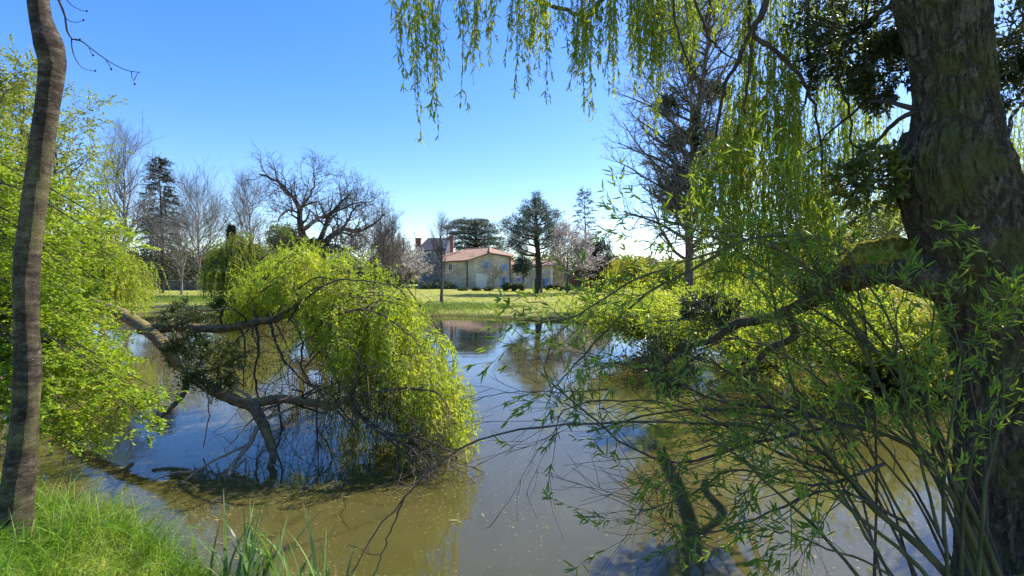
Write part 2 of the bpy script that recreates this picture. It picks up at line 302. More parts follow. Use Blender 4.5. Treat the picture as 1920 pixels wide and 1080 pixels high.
# ------------------------------------------------------------------ geometry collectors
class Geo:
    def __init__(s): s.v = []; s.f = []; s.r = []; s.n = 0
    def add(s, v, quads, rnd=None):
        v = np.asarray(v, float).reshape(-1, 3); q = np.asarray(quads, int).reshape(-1, 4)
        s.v.append(v); s.f.append(q + s.n); s.n += len(v)
        s.r.append(np.full(len(v), 0.5) if rnd is None else np.asarray(rnd, float))
    def tubes(s, P, R, k=4):
        P = np.asarray(P, float); R = np.asarray(R, float)
        if P.ndim == 2: P = P[None]; R = R[None]
        m, n, _ = P.shape
        T = np.gradient(P, axis=1); T /= np.linalg.norm(T, axis=2, keepdims=True) + 1e-9
        mean = T.mean(1); ref = np.where((np.abs(mean[:, 2]) > 0.75)[:, None], np.array([1., 0.13, 0]), np.array([0.07, 0.05, 1.]))
        U = np.cross(T, ref[:, None, :]); U /= np.linalg.norm(U, axis=2, keepdims=True) + 1e-9
        V = np.cross(T, U)
        a = np.arange(k) * 2 * np.pi / k
        ring = P[:, :, None, :] + R[:, :, None, None] * (np.cos(a)[None, None, :, None] * U[:, :, None, :] + np.sin(a)[None, None, :, None] * V[:, :, None, :])
        vid = np.arange(m * n * k).reshape(m, n, k)
        a0 = vid[:, :-1, :]; a1 = vid[:, 1:, :]
        q = np.stack([a0, np.roll(a0, -1, 2), np.roll(a1, -1, 2), a1], -1)
        s.add(ring.reshape(-1, 3), q)
    def leaves(s, P, D, Nn, Ln, Wd, fold=0.0, full=False, droop=0.0):
        """P base, D direction, Nn rough normal, Ln length, Wd width"""
        P = np.asarray(P); m = len(P)
        if m == 0: return
        D = D / (np.linalg.norm(D, axis=1, keepdims=True) + 1e-9)
        S = np.cross(D, Nn); S /= np.linalg.norm(S, axis=1, keepdims=True) + 1e-9
        N2 = np.cross(S, D)
        Ln = np.broadcast_to(Ln, (m,))[:, None]; Wd = np.broadcast_to(Wd, (m,))[:, None]
        vv = np.sin(P[:, 0] * 2.3 + P[:, 1] * 1.1) * np.cos(P[:, 2] * 3.1 - P[:, 1] * 1.7) + 0.6 * np.sin(P[:, 0] * 7.1 - P[:, 2] * 6.3)
        rnd = np.clip(0.55 * rng.random(m) + 0.45 * (0.5 + 0.4 * vv), 0, 1)
        if not full:
            mid = P + D * Ln * 0.45
            v = np.stack([P, mid + S * Wd * 0.5 + N2 * Wd * fold, P + D * Ln - N2 * Ln * droop, mid - S * Wd * 0.5 + N2 * Wd * fold], 1)
            q = np.arange(m * 4).reshape(m, 4); s.add(v, q, np.repeat(rnd, 4))
        else:
            a = P + D * Ln * 0.30; b = P + D * Ln * 0.68 - N2 * Ln * droop * 0.4; tip = P + D * Ln - N2 * Ln * droop
            up = N2 * Wd * fold
            v = np.stack([P, a + S * Wd * 0.5 + up, b + S * Wd * 0.38 + up, tip, b - S * Wd * 0.38 + up, a - S * Wd * 0.5 + up], 1)
            i = np.arange(m)[:, None] * 6
            q = np.concatenate([i + np.array([[0, 1, 2, 3]]), i + np.array([[0, 3, 4, 5]])])
            s.add(v, q, np.repeat(rnd, 6))
    def blades(s, P, D, Ln, Wd, bend, seg=4, rnd=None, updir=1.2):
        m = len(P); D = D / (np.linalg.norm(D, axis=1, keepdims=True) + 1e-9)
        Ln = np.broadcast_to(Ln, (m,)); Wd = np.broadcast_to(Wd, (m,)); bend = np.broadcast_to(bend, (m,))
        S = np.cross(D, [0, 0, 1.]); S /= np.linalg.norm(S, axis=1, keepdims=True) + 1e-9
        th = rng.uniform(-0.9, 0.9, m)[:, None]; S = S * np.cos(th) + D * np.sin(th)
        p = P.copy(); rows = []
        for k in range(seg + 1):
            t = k / seg; wd = Wd * (0.8 + 0.5 * t if t < 0.3 else max(0.03, (1 - t) * 1.35))
            rows.append(np.stack([p - S * wd[:, None] * .5, p + S * wd[:, None] * .5], 1))
            ang = updir - bend * (t * 1.15)
            stp = np.cos(ang)[:, None] * D + np.sin(ang)[:, None] * np.array([0, 0, 1.])
            p = p + stp * (Ln / seg)[:, None]
        v = np.stack(rows, 1)   # m, seg+1, 2, 3
        i = np.arange(m * (seg + 1) * 2).reshape(m, seg + 1, 2)
        q = np.stack([i[:, :-1, 0], i[:, :-1, 1], i[:, 1:, 1], i[:, 1:, 0]], -1)
        if rnd is None: rnd = rng.random(m)
        s.add(v, q, np.repeat(rnd, (seg + 1) * 2))
    def box(s, x0, x1, y0, y1, z0, z1):
        v = [(x, y, z) for x in (x0, x1) for y in (y0, y1) for z in (z0, z1)]
        s.add(v, [(0, 1, 3, 2), (4, 6, 7, 5), (0, 4, 5, 1), (2, 3, 7, 6), (0, 2, 6, 4), (1, 5, 7, 3)])
    def slab(s, q, t):
        """a thick quad: four points in order, thickened downwards along z"""
        q = np.asarray(q, float); v = np.concatenate([q, q - np.array([0, 0, t])])
        s.add(v, [(0, 1, 2, 3), (7, 6, 5, 4), (0, 4, 5, 1), (1, 5, 6, 2), (2, 6, 7, 3), (3, 7, 4, 0)])

def link(name, me, m, parent=None):
    o = bpy.data.objects.new(name, me); COL.objects.link(o)
    if m is not None:
        for k in (m if isinstance(m, (list, tuple)) else [m]): me.materials.append(k)
    if parent is not None: o.parent = parent; o.location = -np.array(parent.location)
    return o
def build(name, g, m, parent=None, smooth=False):
    v = np.concatenate(g.v); f = np.concatenate(g.f)
    me = bpy.data.meshes.new(name)
    me.vertices.add(len(v)); me.vertices.foreach_set("co", v.astype(np.float32).ravel())
    me.loops.add(f.size); me.loops.foreach_set("vertex_index", f.astype(np.int32).ravel())
    me.polygons.add(len(f)); me.polygons.foreach_set("loop_start", np.arange(0, f.size, 4, dtype=np.int32))
    me.polygons.foreach_set("use_smooth", np.full(len(f), smooth))
    me.update(calc_edges=True)
    a = me.attributes.new("rnd", 'FLOAT', 'POINT'); a.data.foreach_set("value", np.concatenate(g.r).astype(np.float32))
    return link(name, me, m, parent)
def tag(o, label=None, cat=None, group=None, kind=None):
    for k, v in (('label', label), ('category', cat), ('group', group), ('kind', kind)):
        if v: o[k] = v
    return o
def thing(name, label, cat, loc, group=None):
    o = bpy.data.objects.new(name, None); COL.objects.link(o); o.location = loc; o.empty_display_size = 0.3
    return tag(o, label, cat, group)

# ------------------------------------------------------------------ plant growth
def unit(v): return v / (np.linalg.norm(v, axis=-1, keepdims=True) + 1e-9)
def sample(P, R, t, idx):
    n = P.shape[1]; f = np.clip(t, 0, 0.9999) * (n - 1); i = f.astype(int); u = (f - i)[:, None]
    A = P[idx, i]; B = P[idx, i + 1]
    return A * (1 - u) + B * u, unit(B - A), R[idx, i] * (1 - u[:, 0]) + R[idx, i + 1] * u[:, 0]
def grow(P, R, n, t0, t1, L, ang, npts=6, grav=0.0, wig=0.12, rr=0.6, fall=0.0, flat=0.0, tip=0.25, bias=None, rmin=0.002, lo=0.6):
    m = len(P); idx = np.repeat(np.arange(m), n)
    t = t0 + (t1 - t0) * (np.tile((np.arange(n) + 0.5) / n, m) + rng.uniform(-.5, .5, m * n) / n)
    p, T, r = sample(P, R, t, idx)
    q = rng.normal(size=(m * n, 3)); q[:, 2] *= (1 - flat)
    if bias is not None: q += np.asarray(bias)
    perp = unit(q - (q * T).sum(1, keepdims=True) * T)
    a = np.abs(rng.normal(ang, ang * 0.22, m * n))[:, None]
    d = np.cos(a) * T + np.sin(a) * perp
    ln = L * rng.uniform(lo, 1.2, m * n) * (1 - fall * t)
    step = (ln / (npts - 1))[:, None]; pts = [p]
    for k in range(1, npts):
        d = unit(d + rng.normal(size=d.shape) * wig + np.array([0, 0, grav])); pts.append(pts[-1] + d * step)
    r0 = np.maximum(r * rr, rmin); rad = r0[:, None] * np.linspace(1, tip, npts)[None]
    return np.stack(pts, 1), np.maximum(rad, rmin * 0.6)
def along(P, R, n, t0=0.1, t1=1.0):
    m = len(P); idx = np.repeat(np.arange(m), n); t = rng.uniform(t0, t1, m * n)
    return sample(P, R, t, idx)
def hang(p, L, out=None, npts=9, sway=0.05, arch=0.0):
    m = len(p); L = np.broadcast_to(L, (m,))
    d = rng.normal(size=(m, 3)) * 0.5; d[:, 2] = arch
    if out is not None: d = d * 0.5 + out
    d = unit(d); pts = [p]; st = (L / (npts - 1))[:, None]
    for k in range(1, npts):
        d = unit(d * 0.62 + np.array([0, 0, -0.6]) + rng.normal(size=(m, 3)) * sway); pts.append(pts[-1] + d * st)
    return np.stack(pts, 1)
def strand_leaves(g, P, per_m, ln, wd, full=False, t0=0.05, spread=0.55):
    L = np.linalg.norm(np.diff(P, axis=1), axis=2).sum(1)
    cnt = np.maximum(2, (L * per_m).astype(int)); idx = np.repeat(np.arange(len(P)), cnt)
    t = rng.uniform(t0, 1.0, len(idx))
    R = np.zeros(P.shape[:2])
    p, T, _ = sample(P, R, t, idx)
    d = T + rng.normal(size=p.shape) * spread + np.array([0, 0, -0.25])
    nn = rng.normal(size=p.shape)
    g.leaves(p, d, nn, ln * rng.uniform(0.4, 1.2, len(p)), wd * rng.uniform(0.7, 1.2, len(p)), 0.15, full, 0.18)
def bezier(pts, n):
    """smooth resample of a control polyline (Catmull-Rom)"""
    pts = np.asarray(pts, float); m = len(pts)
    e = np.concatenate([[2 * pts[0] - pts[1]], pts, [2 * pts[-1] - pts[-2]]])
    out = []
    for u in np.linspace(0, m - 1 - 1e-6, n):
        i = int(u); t = u - i; a, b, c, d = e[i:i + 4]
        out.append(0.5 * ((2 * b) + (c - a) * t + (2 * a - 5 * b + 4 * c - d) * t * t + (3 * b - a - 3 * c + d) * t ** 3))
    return np.array(out)
def limb(g, pts, r0, r1, n=14, k=8, rough=0.0):
    P = bezier(pts, n)
    if rough: P = P + rng.normal(size=P.shape) * rough * np.linspace(0.2, 1, n)[:, None]
    R = np.linspace(r0, r1, n) * (1 + 0.08 * np.sin(np.arange(n) * 1.9))
    g.tubes(P[None], R[None], k); return P[None], R[None]
def same(list_of_P, n):
    return np.stack([bezier(p[0], n) for p in list_of_P])

# ================================================================== GROUND AND WATER
def make_ground():
    rad = np.concatenate([np.linspace(0.3, 12, 150), 12 * 1.024 ** np.arange(1, 190)])
    ang = np.linspace(0, 2 * math.pi, 721)[:-1]
    rr, aa = np.meshgrid(rad, ang, indexing='ij')
    x = rr * np.sin(aa); y = rr * np.cos(aa)
    z = ground_z(x, y)
    near = np.exp(-(rr / 40)); z = z + 0.02 * near * wob(x, y, 5.0) * (sdist(x, y) > 0.3)
    v = np.stack([x, y, z], -1).reshape(-1, 3)
    n, k = x.shape; vid = np.arange(n * k).reshape(n, k)
    q = np.stack([vid[:-1], np.roll(vid[:-1], -1, 1), np.roll(vid[1:], -1, 1), vid[1:]], -1).reshape(-1, 4)[:, ::-1]
    g = Geo(); g.add(v, q)
    c = len(v); g.add([(0, 0, gz(0, 0))], np.zeros((0, 4), int))
    tag(build('ground', g, M['ground'], smooth=True), kind='structure')
    g = Geo()
    g.add([(-60, 1, 0), (60, 1, 0), (60, 60, 0), (-60, 60, 0)], [(0, 1, 2, 3)])
    tag(build('pond_water', g, M['water']), kind='structure')
make_ground()

# floating catkins and bud scales
def make_debris():
    m = 26000
    y = 2.6 + 24 * rng.random(m) ** 1.7; x = rng.uniform(-1, 1, m) * (y * 0.95 + 1)
    dens = 0.5 + 0.5 * wob(x, y, 0.8) + 0.3 * wob(x, y, 2.7, 2)
    k = (sdist(x, y) < -0.1) & (rng.random(m) < np.clip(dens, 0.10, 1))
    x = x[k]; y = y[k]; m = len(x)
    g = Geo(); a = rng.uniform(0, 6.28, m)
    D = np.stack([np.cos(a), np.sin(a), np.zeros(m)], 1); Nn = np.tile([0, 0, 1.], (m, 1)) + rng.normal(size=(m, 3)) * 0.15
    g.leaves(np.stack([x, y, np.full(m, 0.006)], 1), D, Nn, 0.010 + 0.04 * rng.random(m) ** 3, 0.004 + 0.008 * rng.random(m) ** 2)
    # a few bigger leaves and reed scraps close to the left bank
    m = 260; x = rng.normal(-3.6, 1.3, m); y = rng.normal(6.2, 0.9, m); a = rng.normal(0.2, 0.7, m)
    D = np.stack([np.cos(a), np.sin(a), np.zeros(m)], 1)
    g.leaves(np.stack([x, y, np.full(m, 0.008)], 1), D, np.tile([0, 0, 1.], (m, 1)), rng.uniform(0.03, 0.14, m), rng.uniform(0.006, 0.015, m))
    m = 5200; x = rng.normal(-2.6, 1.6, m); y = 5.3 + np.abs(rng.normal(0, 1.1, m)); t = 0.5 + 0.5 * np.sin(x * 1.7 + y * 4.2) * np.cos(x * 3.3 - y * 1.9); k = (rng.random(m) < t) & (sdist(x, y) < -0.05); x = x[k]; y = y[k]; m = len(x); a = rng.normal(0.4, 0.8, m)
    g.leaves(np.stack([x, y, np.full(m, 0.007)], 1), np.stack([np.cos(a), np.sin(a), 0 * a], 1), np.tile([0, 0, 1.], (m, 1)), 0.008 + 0.05 * rng.random(m) ** 4, 0.003 + 0.007 * rng.random(m) ** 2)
    m = 6000; i = rng.integers(0, len(POND), m); u = rng.random(m)[:, None]; q = POND[i] * (1 - u) + POND[(i + 1) % len(POND)] * u + rng.normal(0, 0.35, (m, 2)); k = sdist(q[:, 0], q[:, 1]) < -0.02; q = q[k]; m = len(q); a = rng.uniform(0, 6.3, m)
    g.leaves(np.stack([q[:, 0], q[:, 1], np.full(m, 0.008)], 1), np.stack([np.cos(a), np.sin(a), 0 * a], 1), np.tile([0, 0, 1.], (m, 1)), 0.010 + 0.04 * rng.random(m) ** 3, 0.004 + 0.009 * rng.random(m) ** 2)
    tag(build('floating_debris', g, M['debris']), 'pale willow catkins and leaf scraps floating on the pond', kind='stuff')
make_debris()

# ================================================================== GRASS
def bank_pts(m, fx, keep):
    x, y = fx(m); k = keep(x, y); return x[k], y[k]
def make_grass():
    g = Geo()
    m = 90000; x = rng.uniform(-6.6, -0.6, m); y = rng.uniform(2.2, 6.2, m)
    s = sdist(x, y); k = (s > 0.02) & (x > -y * 1.1 - 0.6); x = x[k]; y = y[k]; s = s[k]
    z = ground_z(x, y) - 0.01
    clump = 0.5 + 0.5 * np.clip(wob(x, y, 4.0), -1, 1)
    ln = (0.10 + 0.34 * rng.random(len(x)) ** 1.6) * (0.65 + 0.6 * clump) * (1 + 0.25 * (s < 0.35)) * (0.55 + 0.45 * sstep(-2.2, -3.2, x))
    a = rng.normal(0.3, 1.3, len(x)); D = np.stack([np.cos(a), np.sin(a), 0 * a], 1)
    g.blades(np.stack([x, y, z], 1), D, ln, rng.uniform(0.004, 0.009, len(x)), rng.uniform(0.5, 2.3, len(x)), 4, rnd=np.clip(rng.normal(0.42, 0.24, len(x)) + 0.22 * wob(x, y, 2.1, 3), 0, 1.0))
    m = 2600; x = rng.uniform(-6.6, -0.8, m); y = rng.uniform(2.5, 5.4, m); s = sdist(x, y); k = (s > 0.0) & (rng.random(m) < 0.15 + np.exp(-s / 0.25)); x = x[k]; y = y[k]; a = rng.normal(0.6, 1.2, len(x))
    dry = Geo(); dry.blades(np.stack([x, y, ground_z(x, y) - 0.01], 1), np.stack([np.cos(a), np.sin(a), 0 * a], 1), rng.uniform(0.15, 0.5, len(x)), rng.uniform(0.003, 0.007, len(x)), rng.uniform(1.0, 2.6, len(x)), 6)
    tag(build('dry_grass', dry, M['straw']), 'straw coloured dead blades scattered through the near bank grass', kind='stuff')
    tag(build('bank_grass', g, M['grass_blade']), 'long bright green grass on the near bank', kind='stuff')
    g = Geo()   # far bank and lawn
    m = 60000; y = rng.uniform(18, 46, m); x = rng.uniform(-1.02, 0.75, m) * y
    s = sdist(x, y); k = (s > 0.0) & (rng.random(m) < np.exp(-s / 1.6) + 0.10); x = x[k]; y = y[k]; s = s[k]
    h = np.where(s < 2.0, rng.uniform(0.10, 0.30, len(x)), rng.uniform(0.04, 0.09, len(x))) * (0.5 + 0.8 * np.clip(wob(x, y, 0.9), 0, 1))
    a = rng.uniform(0, 6.28, len(x)); D = np.stack([np.cos(a), np.sin(a), 0 * a], 1)
    g.blades(np.stack([x, y, ground_z(x, y) - 0.01], 1), D, h, rng.uniform(0.015, 0.035, len(x)), rng.uniform(0.3, 1.2, len(x)), 2, rnd=np.clip(rng.normal(0.4, 0.25, len(x)), 0, 1))
    # rough green grass in front of the fir and at the foot of the young bare tree
    for cx, cy_, rx, ry, n, hh in ((X(310, 50), 47, 14, 9, 16000, 0.34), (X(850, 37), 37, 5.5, 4.2, 9000, 0.26), (7.5, 11, 3.5, 2.5, 0, 0.3), (11.5, 12.5, 3.5, 4, 9000, 0.35), (9, 6.5, 3.5, 1.6, 6000, 0.3)):
        x = rng.normal(cx, rx * 0.5, n); y = rng.normal(cy_, ry * 0.5, n); k = sdist(x, y) > 0.1; x = x[k]; y = y[k]
        a = rng.uniform(0, 6.28, len(x)); D = np.stack([np.cos(a), np.sin(a), 0 * a], 1)
        g.blades(np.stack([x, y, ground_z(x, y) - 0.01], 1), D, hh * rng.uniform(0.4, 1.1, len(x)), rng.uniform(0.02, 0.04, len(x)), rng.uniform(0.3, 1.2, len(x)), 2, rnd=np.clip(rng.normal(0.25, 0.2, len(x)), 0, 1))
    tag(build('meadow_grass', g, M['meadow_blade']), 'rough green grass along the far bank and under the far trees', kind='stuff')
make_grass()

def tuft(name, label, cat, px, py, Y, n, h, wd, m, group=None, spread=0.10, bend=1.0, z=None, mats=None, lean=0.0):
    p = W(px, py, Y); 
    if z is not None: p[2] = z
    g = Geo(); b = p + rng.normal(size=(n, 3)) * np.array([spread, spread, 0])
    b[:, 2] = np.maximum(ground_z(b[:, 0], b[:, 1]), -0.25) - 0.02
    a = rng.uniform(0, 6.28, n); D = np.stack([np.cos(a) + lean, np.sin(a), 0 * a], 1)
    g.blades(b, D, h * rng.uniform(0.55, 1.15, n), wd * rng.uniform(0.7, 1.2, n), rng.uniform(0.1, bend, n), 7, updir=1.45)
    root = thing(name, label, cat, tuple(p), group)
    build('leaves', g, m, root)
    return root
tuft('iris_plant', 'broad bladed green iris clump growing at the bottom edge, right of the grass bank', 'iris', 500, 1090, 4.0, 40, 0.80, 0.034, M['iris_leaf'], 'waterside irises', 0.16, 1.3, z=0.1)
tuft('iris_plant', 'iris clump of upright blades rising against dark water left of the broad clump', 'iris', 425, 1080, 4.1, 14, 0.72, 0.03, M['iris_leaf'], 'waterside irises', 0.12, 1.1, z=0.1)
tuft('iris_plant', 'iris blades arching over the water at the right end of the near clumps', 'iris', 590, 1085, 3.95, 20, 0.66, 0.026, M['iris_leaf'], 'waterside irises', 0.14, 1.7, z=0.1)
tuft('reed_tuft', 'small upright reed tuft in the water right of the slim trunk', 'reed', 128, 905, 5.9, 16, 0.42, 0.014, M['iris_leaf'], 'small reed tufts', 0.05, 0.5, z=0.0)
tuft('reed_tuft', 'tiny two bladed reed tuft standing alone in dark water', 'reed', 203, 912, 6.2, 4, 0.28, 0.012, M['iris_leaf'], 'small reed tufts', 0.02, 0.4, z=0.0)
tuft('reed_tuft', 'reed tuft close behind the slim trunk at the water edge', 'reed', 50, 905, 5.6, 8, 0.40, 0.015, M['iris_leaf'], 'small reed tufts', 0.03, 0.5, z=0.0)
tuft('dry_grass_tuft', 'straw coloured arching dry grass hanging over the water beside the bank grass', 'dry grass', 330, 1045, 4.5, 46, 0.62, 0.007, M['straw'], 'dry grass tufts on the near bank', 0.14, 2.0, lean=0.7)
tuft('dry_grass_tuft', 'straw coloured dry grass among the iris blades', 'dry grass', 600, 1090, 3.9, 60, 0.42, 0.007, M['straw'], 'dry grass tufts on the near bank', 0.15, 1.8)
tuft('dry_grass_tuft', 'pale dry blades leaning out from the middle of the grass bank', 'dry grass', 170, 965, 4.0, 22, 0.45, 0.005, M['straw'], 'dry grass tufts on the near bank', 0.12, 1.8, lean=0.8)
for i, (px, Y, n, h, lab) in enumerate(((905, 30.2, 130, 0.55, 'rush tuft on the far waterline below the middle of the mown lawn'), (955, 28.9, 110, 0.5, 'second rush tuft on the far waterline, in front of the pine'),
                         (1035, 28.0, 150, 0.75, 'dark rush tuft on the far bank left of the leafy bushes'), (860, 31.6, 110, 0.5, 'rush tuft at the foot of the young bare tree'), (800, 32.5, 120, 0.6, 'rush tuft right behind the fallen willow foliage'))):
    tuft('rush_tuft', lab, 'rushes', px, 590, Y, n, h, 0.03, M['mid_green_leaf'] if i != 2 else M['hedge_leaf'], 'rush tufts on the far bank', 0.5, 0.9)

# ================================================================== TREES, far
def base_of(px, Y):
    x = X(px, Y); return np.array([x, Y, gz(x, Y) - 0.1])
def top_z(py, Y): return W(960, py, Y)[2]

def bare_tree(label, px, Y, topy, width_px, seed, m='bare_twig', lean=0.0, dens=1.0, name='bare_tree', up=0.10, ang=0.55, group='leafless trees', leafy=None, leaf_n=0, leaf_size=0.1, wig=0.13, trunk_frac=0.75, twr=1.0):
    global rng; rng = np.random.default_rng(seed)
    b = base_of(px, Y); H = (top_z(topy, Y) - b[2]) * 0.90; Wm = width_px / F * Y * 1.3
    root = thing(name, label, 'tree', tuple(b), group)
    n = 12; t = np.linspace(0, 1, n)
    P = b + np.stack([lean * t * H, 0.02 * H * np.sin(3 * t), t * H * 0.92], 1) + rng.normal(size=(n, 3)) * 0.010 * H * t[:, None]
    r0 = 0.013 * H + 0.05
    R = r0 * (1 - t * 0.88) * np.where(t < 0.05, 1.35, 1); tw = 0.0095 * Y / 45 * twr; dens = dens * 1.6
    g = Geo(); g.tubes(P[None], R[None], 10)
    P1, R1 = grow(P[None], R[None], int(16 * dens), 0.25, 0.97, Wm * 0.62, ang * 1.4, 8, up, wig, 0.6, 0.55, rmin=tw * 2.6)
    P2, R2 = grow(P1, R1, 8, 0.2, 0.98, Wm * 0.27, 0.62, 6, up, wig, 0.6, 0.4, rmin=tw * 1.4)
    P3, R3 = grow(P2, R2, 7, 0.2, 1.0, Wm * 0.13, 0.6, 5, up * 0.9, wig, 0.6, 0.2, rmin=tw * 0.6)
    g.tubes(P1, R1, 6); g.tubes(P2, R2, 4)
    build('trunk', g, M[m], root)
    g = Geo(); g.tubes(P3, R3, 3)
    P4, R4 = grow(P3, R3, 3, 0.3, 1.0, Wm * 0.05, 0.6, 4, up * 0.5, wig, 0.6, 0.2, rmin=tw * 0.4)
    g.tubes(P4, R4, 3)
    build('twigs', g, M[m], root)
    if leafy:
        g = Geo(); p, T, _ = along(np.concatenate([P3]), R3, leaf_n, 0.1, 1.0)
        g.leaves(p, unit(rng.normal(size=p.shape)) + T * 0.5, rng.normal(size=p.shape), leaf_size * rng.uniform(.5, 1.3, len(p)), leaf_size * 0.6)
        build('crown', g, M[leafy], root)
    return root

bare_tree('tall leafless tree behind the drooping willow on the left', 232, 58, 232, 150, 21, 'pale_twig', up=0.13, ang=0.5, dens=1.2)
bare_tree('leafless tree rising behind the right side of the dark fir', 372, 74, 355, 170, 22, 'pale_twig')
bare_tree('smaller spreading leafless tree right of the fir', 340, 60, 440, 190, 231, 'pale_twig', dens=0.8)
bare_tree('upswept leafless tree just left of the contorted tree', 470, 56, 335, 130, 23, 'pale_twig', up=0.14)
bare_tree('thin leaning leafless tree among the blossom, left of the houses', 715, 60, 398, 90, 24, 'bare_twig', lean=0.06, dens=0.8, up=0.14, ang=0.45)
bare_tree('slight leafless tree between blossom trees and slate roofed house', 738, 64, 410, 70, 241, 'pale_twig', lean=-0.02, dens=0.8, up=0.14, ang=0.45)
bare_tree('slender leafless tree on the lawn in front of the farmhouse', 828, 42, 388, 80, 25, 'bare_twig', up=0.12, ang=0.42, dens=0.6, twr=0.8)
bare_tree('low leafless fruit tree by the cream garage door', 925, 77, 503, 50, 26, 'bare_twig', ang=0.7, up=0.06, dens=0.3, twr=0.6)
bare_tree('leafless tree far behind the stone wall', 300, 88, 420, 140, 27, 'pale_twig', dens=0.8)

def contorted_tree():
    global rng; rng = np.random.default_rng(31)
    Y = 44; b = base_of(592, Y); root = thing('contorted_tree', 'large dark leafless tree with twisted spreading limbs behind the fallen willow', 'tree', tuple(b))
    g = Geo(); PP = []; RR = []
    def l(r0, r1, *pts):
        P, R = limb(g, path(*[(a, c, Y + d) for a, c, d in pts]), r0, r1, 16, 8, 0.06); PP.append(P); RR.append(R)
    g.tubes(np.stack([bezier([b, W(590, 500, Y), W(598, 470, Y), W(600, 450, Y)], 12)]), np.array([np.linspace(0.95, 0.62, 12)]), 12)
    l(.34, .06, (592, 470, 0), (570, 445, 0), (563, 415, -1), (560, 385, -1), (540, 360, -1.5), (515, 338, -2), (488, 326, -2))
    l(.14, .03, (561, 392, -1), (575, 375, 0), (590, 345, 1), (588, 322, 1))
    l(.11, .03, (563, 400, -1), (545, 395, -2), (530, 402, -3), (520, 415, -4))
    l(.30, .05, (603, 460, 0), (625, 440, 0), (645, 430, 1), (672, 434, 2), (700, 420, 2), (722, 402, 2))
    l(.22, .04, (600, 450, 0), (612, 420, 0), (620, 400, -1), (645, 375, -1), (660, 362, -1))
    l(.20, .04, (570, 430, 0), (590, 415, 1), (605, 405, 2), (632, 395, 3), (668, 380, 3), (690, 385, 3))
    l(.16, .03, (608, 470, 0), (630, 462, -2), (650, 470, -3), (664, 485, -4))
    l(.20, .04, (584, 470, 0), (560, 465, -2), (545, 470, -3), (530, 485, -3))
    l(.13, .03, (640, 431, 0), (655, 410, 0), (665, 390, 0), (700, 375, 0))
    P = same(PP, 16); R = np.concatenate(RR)
    P1, R1 = grow(P, R, 16, 0.15, 0.98, 2.5, 0.85, 9, 0.09, 0.22, 0.45, 0.2, rmin=0.019)
    P2, R2 = grow(P1, R1, 8, 0.2, 1.0, 1.5, 0.8, 7, 0.05, 0.24, 0.6, 0.3, rmin=0.014)
    g.tubes(P1, R1, 5)
    for i in range(5):  # knotty burrs
        c = W(590 + rng.uniform(-30, 40), 465 + rng.uniform(-15, 12), Y); d = rng.normal(size=(60, 3)); P3 = np.stack([c + unit(d) * k * np.array([1.3, 1.0, .5]) for k in np.linspace(0.1, 1.0, 4)], 1); g.tubes(P3, np.full((60, 4), 0.035), 3)
    build('trunk', g, M['dark_twig'], root)
    g = Geo(); g.tubes(P2, R2, 3); P3, R3 = grow(P2, R2, 4, 0.3, 1.0, 0.7, 0.7, 4, 0.0, 0.22, 0.7, 0.2, rmin=0.010); g.tubes(P3, R3, 3)
    build('twigs', g, M['bare_twig'], root)
contorted_tree()

def conifer(label, px, Y, topy, width_px, seed, name='fir_tree', m='conifer_leaf', dens=1.0, low=0.1, droop=-0.10, gap=0.0, needle=0.22, shape=1.0, group='conifers', per=46, hang_s=0.0):
    global rng; rng = np.random.default_rng(seed)
    b = base_of(px, Y); H = top_z(topy, Y) - b[2]; Wm = width_px / F * Y / 2
    root = thing(name, label, 'tree', tuple(b), group)
    n = 14; t = np.linspace(0, 1, n); P = b + np.stack([0.01 * H * np.sin(t * 4), 0 * t, t * H], 1); R = (0.012 * H + 0.06) * (1 - 0.93 * t)
    g = Geo(); g.tubes(P[None], R[None], 10)
    nb = int(95 * dens); tb = low + (1 - low) * (np.arange(nb) + rng.random(nb)) / nb
    p, T, r = sample(P[None], R[None], tb, np.zeros(nb, int))
    az = np.arange(nb) * 2.4 + rng.normal(0, 0.3, nb)
    L = Wm * (1 - (tb - low) / (1 - low)) ** shape * rng.uniform(0.6, 1.12, nb) + 0.25
    d = np.stack([np.cos(az), np.sin(az), 0.15 + 0.5 * tb ** 3], 1); pts = [p]; d = unit(d)
    for k in range(7): d = unit(d + rng.normal(size=d.shape) * 0.05 + np.array([0, 0, droop])); pts.append(pts[-1] + d * (L / 7)[:, None])
    P1 = np.stack(pts, 1); R1 = np.maximum(r * 0.35, 0.03)[:, None] * np.linspace(1, 0.25, 8)
    g.tubes(P1, R1, 4); P2, R2 = grow(P1, R1, 9, 0.15, 1.0, Wm * 0.28, 0.85, 5, -0.05 - hang_s, 0.08, 0.6, 0.3, flat=0.8, rmin=0.012)
    build('trunk', g, M['dark_twig'], root)
    g = Geo(); g.tubes(P2, R2, 3)
    q, T, _ = along(P2, R2, per // 4, 0.0, 1.0); q2, T2, _ = along(P1, R1, per, 0.3, 1.0)
    q = np.concatenate([q, q2]); T = np.concatenate([T, T2])
    D = T + rng.normal(size=q.shape) * 0.45 + np.array([0, 0, -0.15 - hang_s * 2])
    g.leaves(q, D, rng.normal(size=q.shape) + np.array([0, 0, 1.]), needle * rng.uniform(0.6, 1.3, len(q)), needle * 0.22)
    build('crown', g, M[m], root); return root
conifer('tall dark fir standing on the left lawn before the stone wall', 303, 64, 297, 140, 41, dens=1.1, needle=0.36, per=46, shape=0.85, low=0.14)
conifer('thin sparse spruce rising behind the drooping evergreen', 1096, 92, 358, 70, 42, 'spruce_tree', dens=0.55, needle=0.34, per=34, low=0.35, shape=0.55, droop=-0.04, m='pine_leaf')
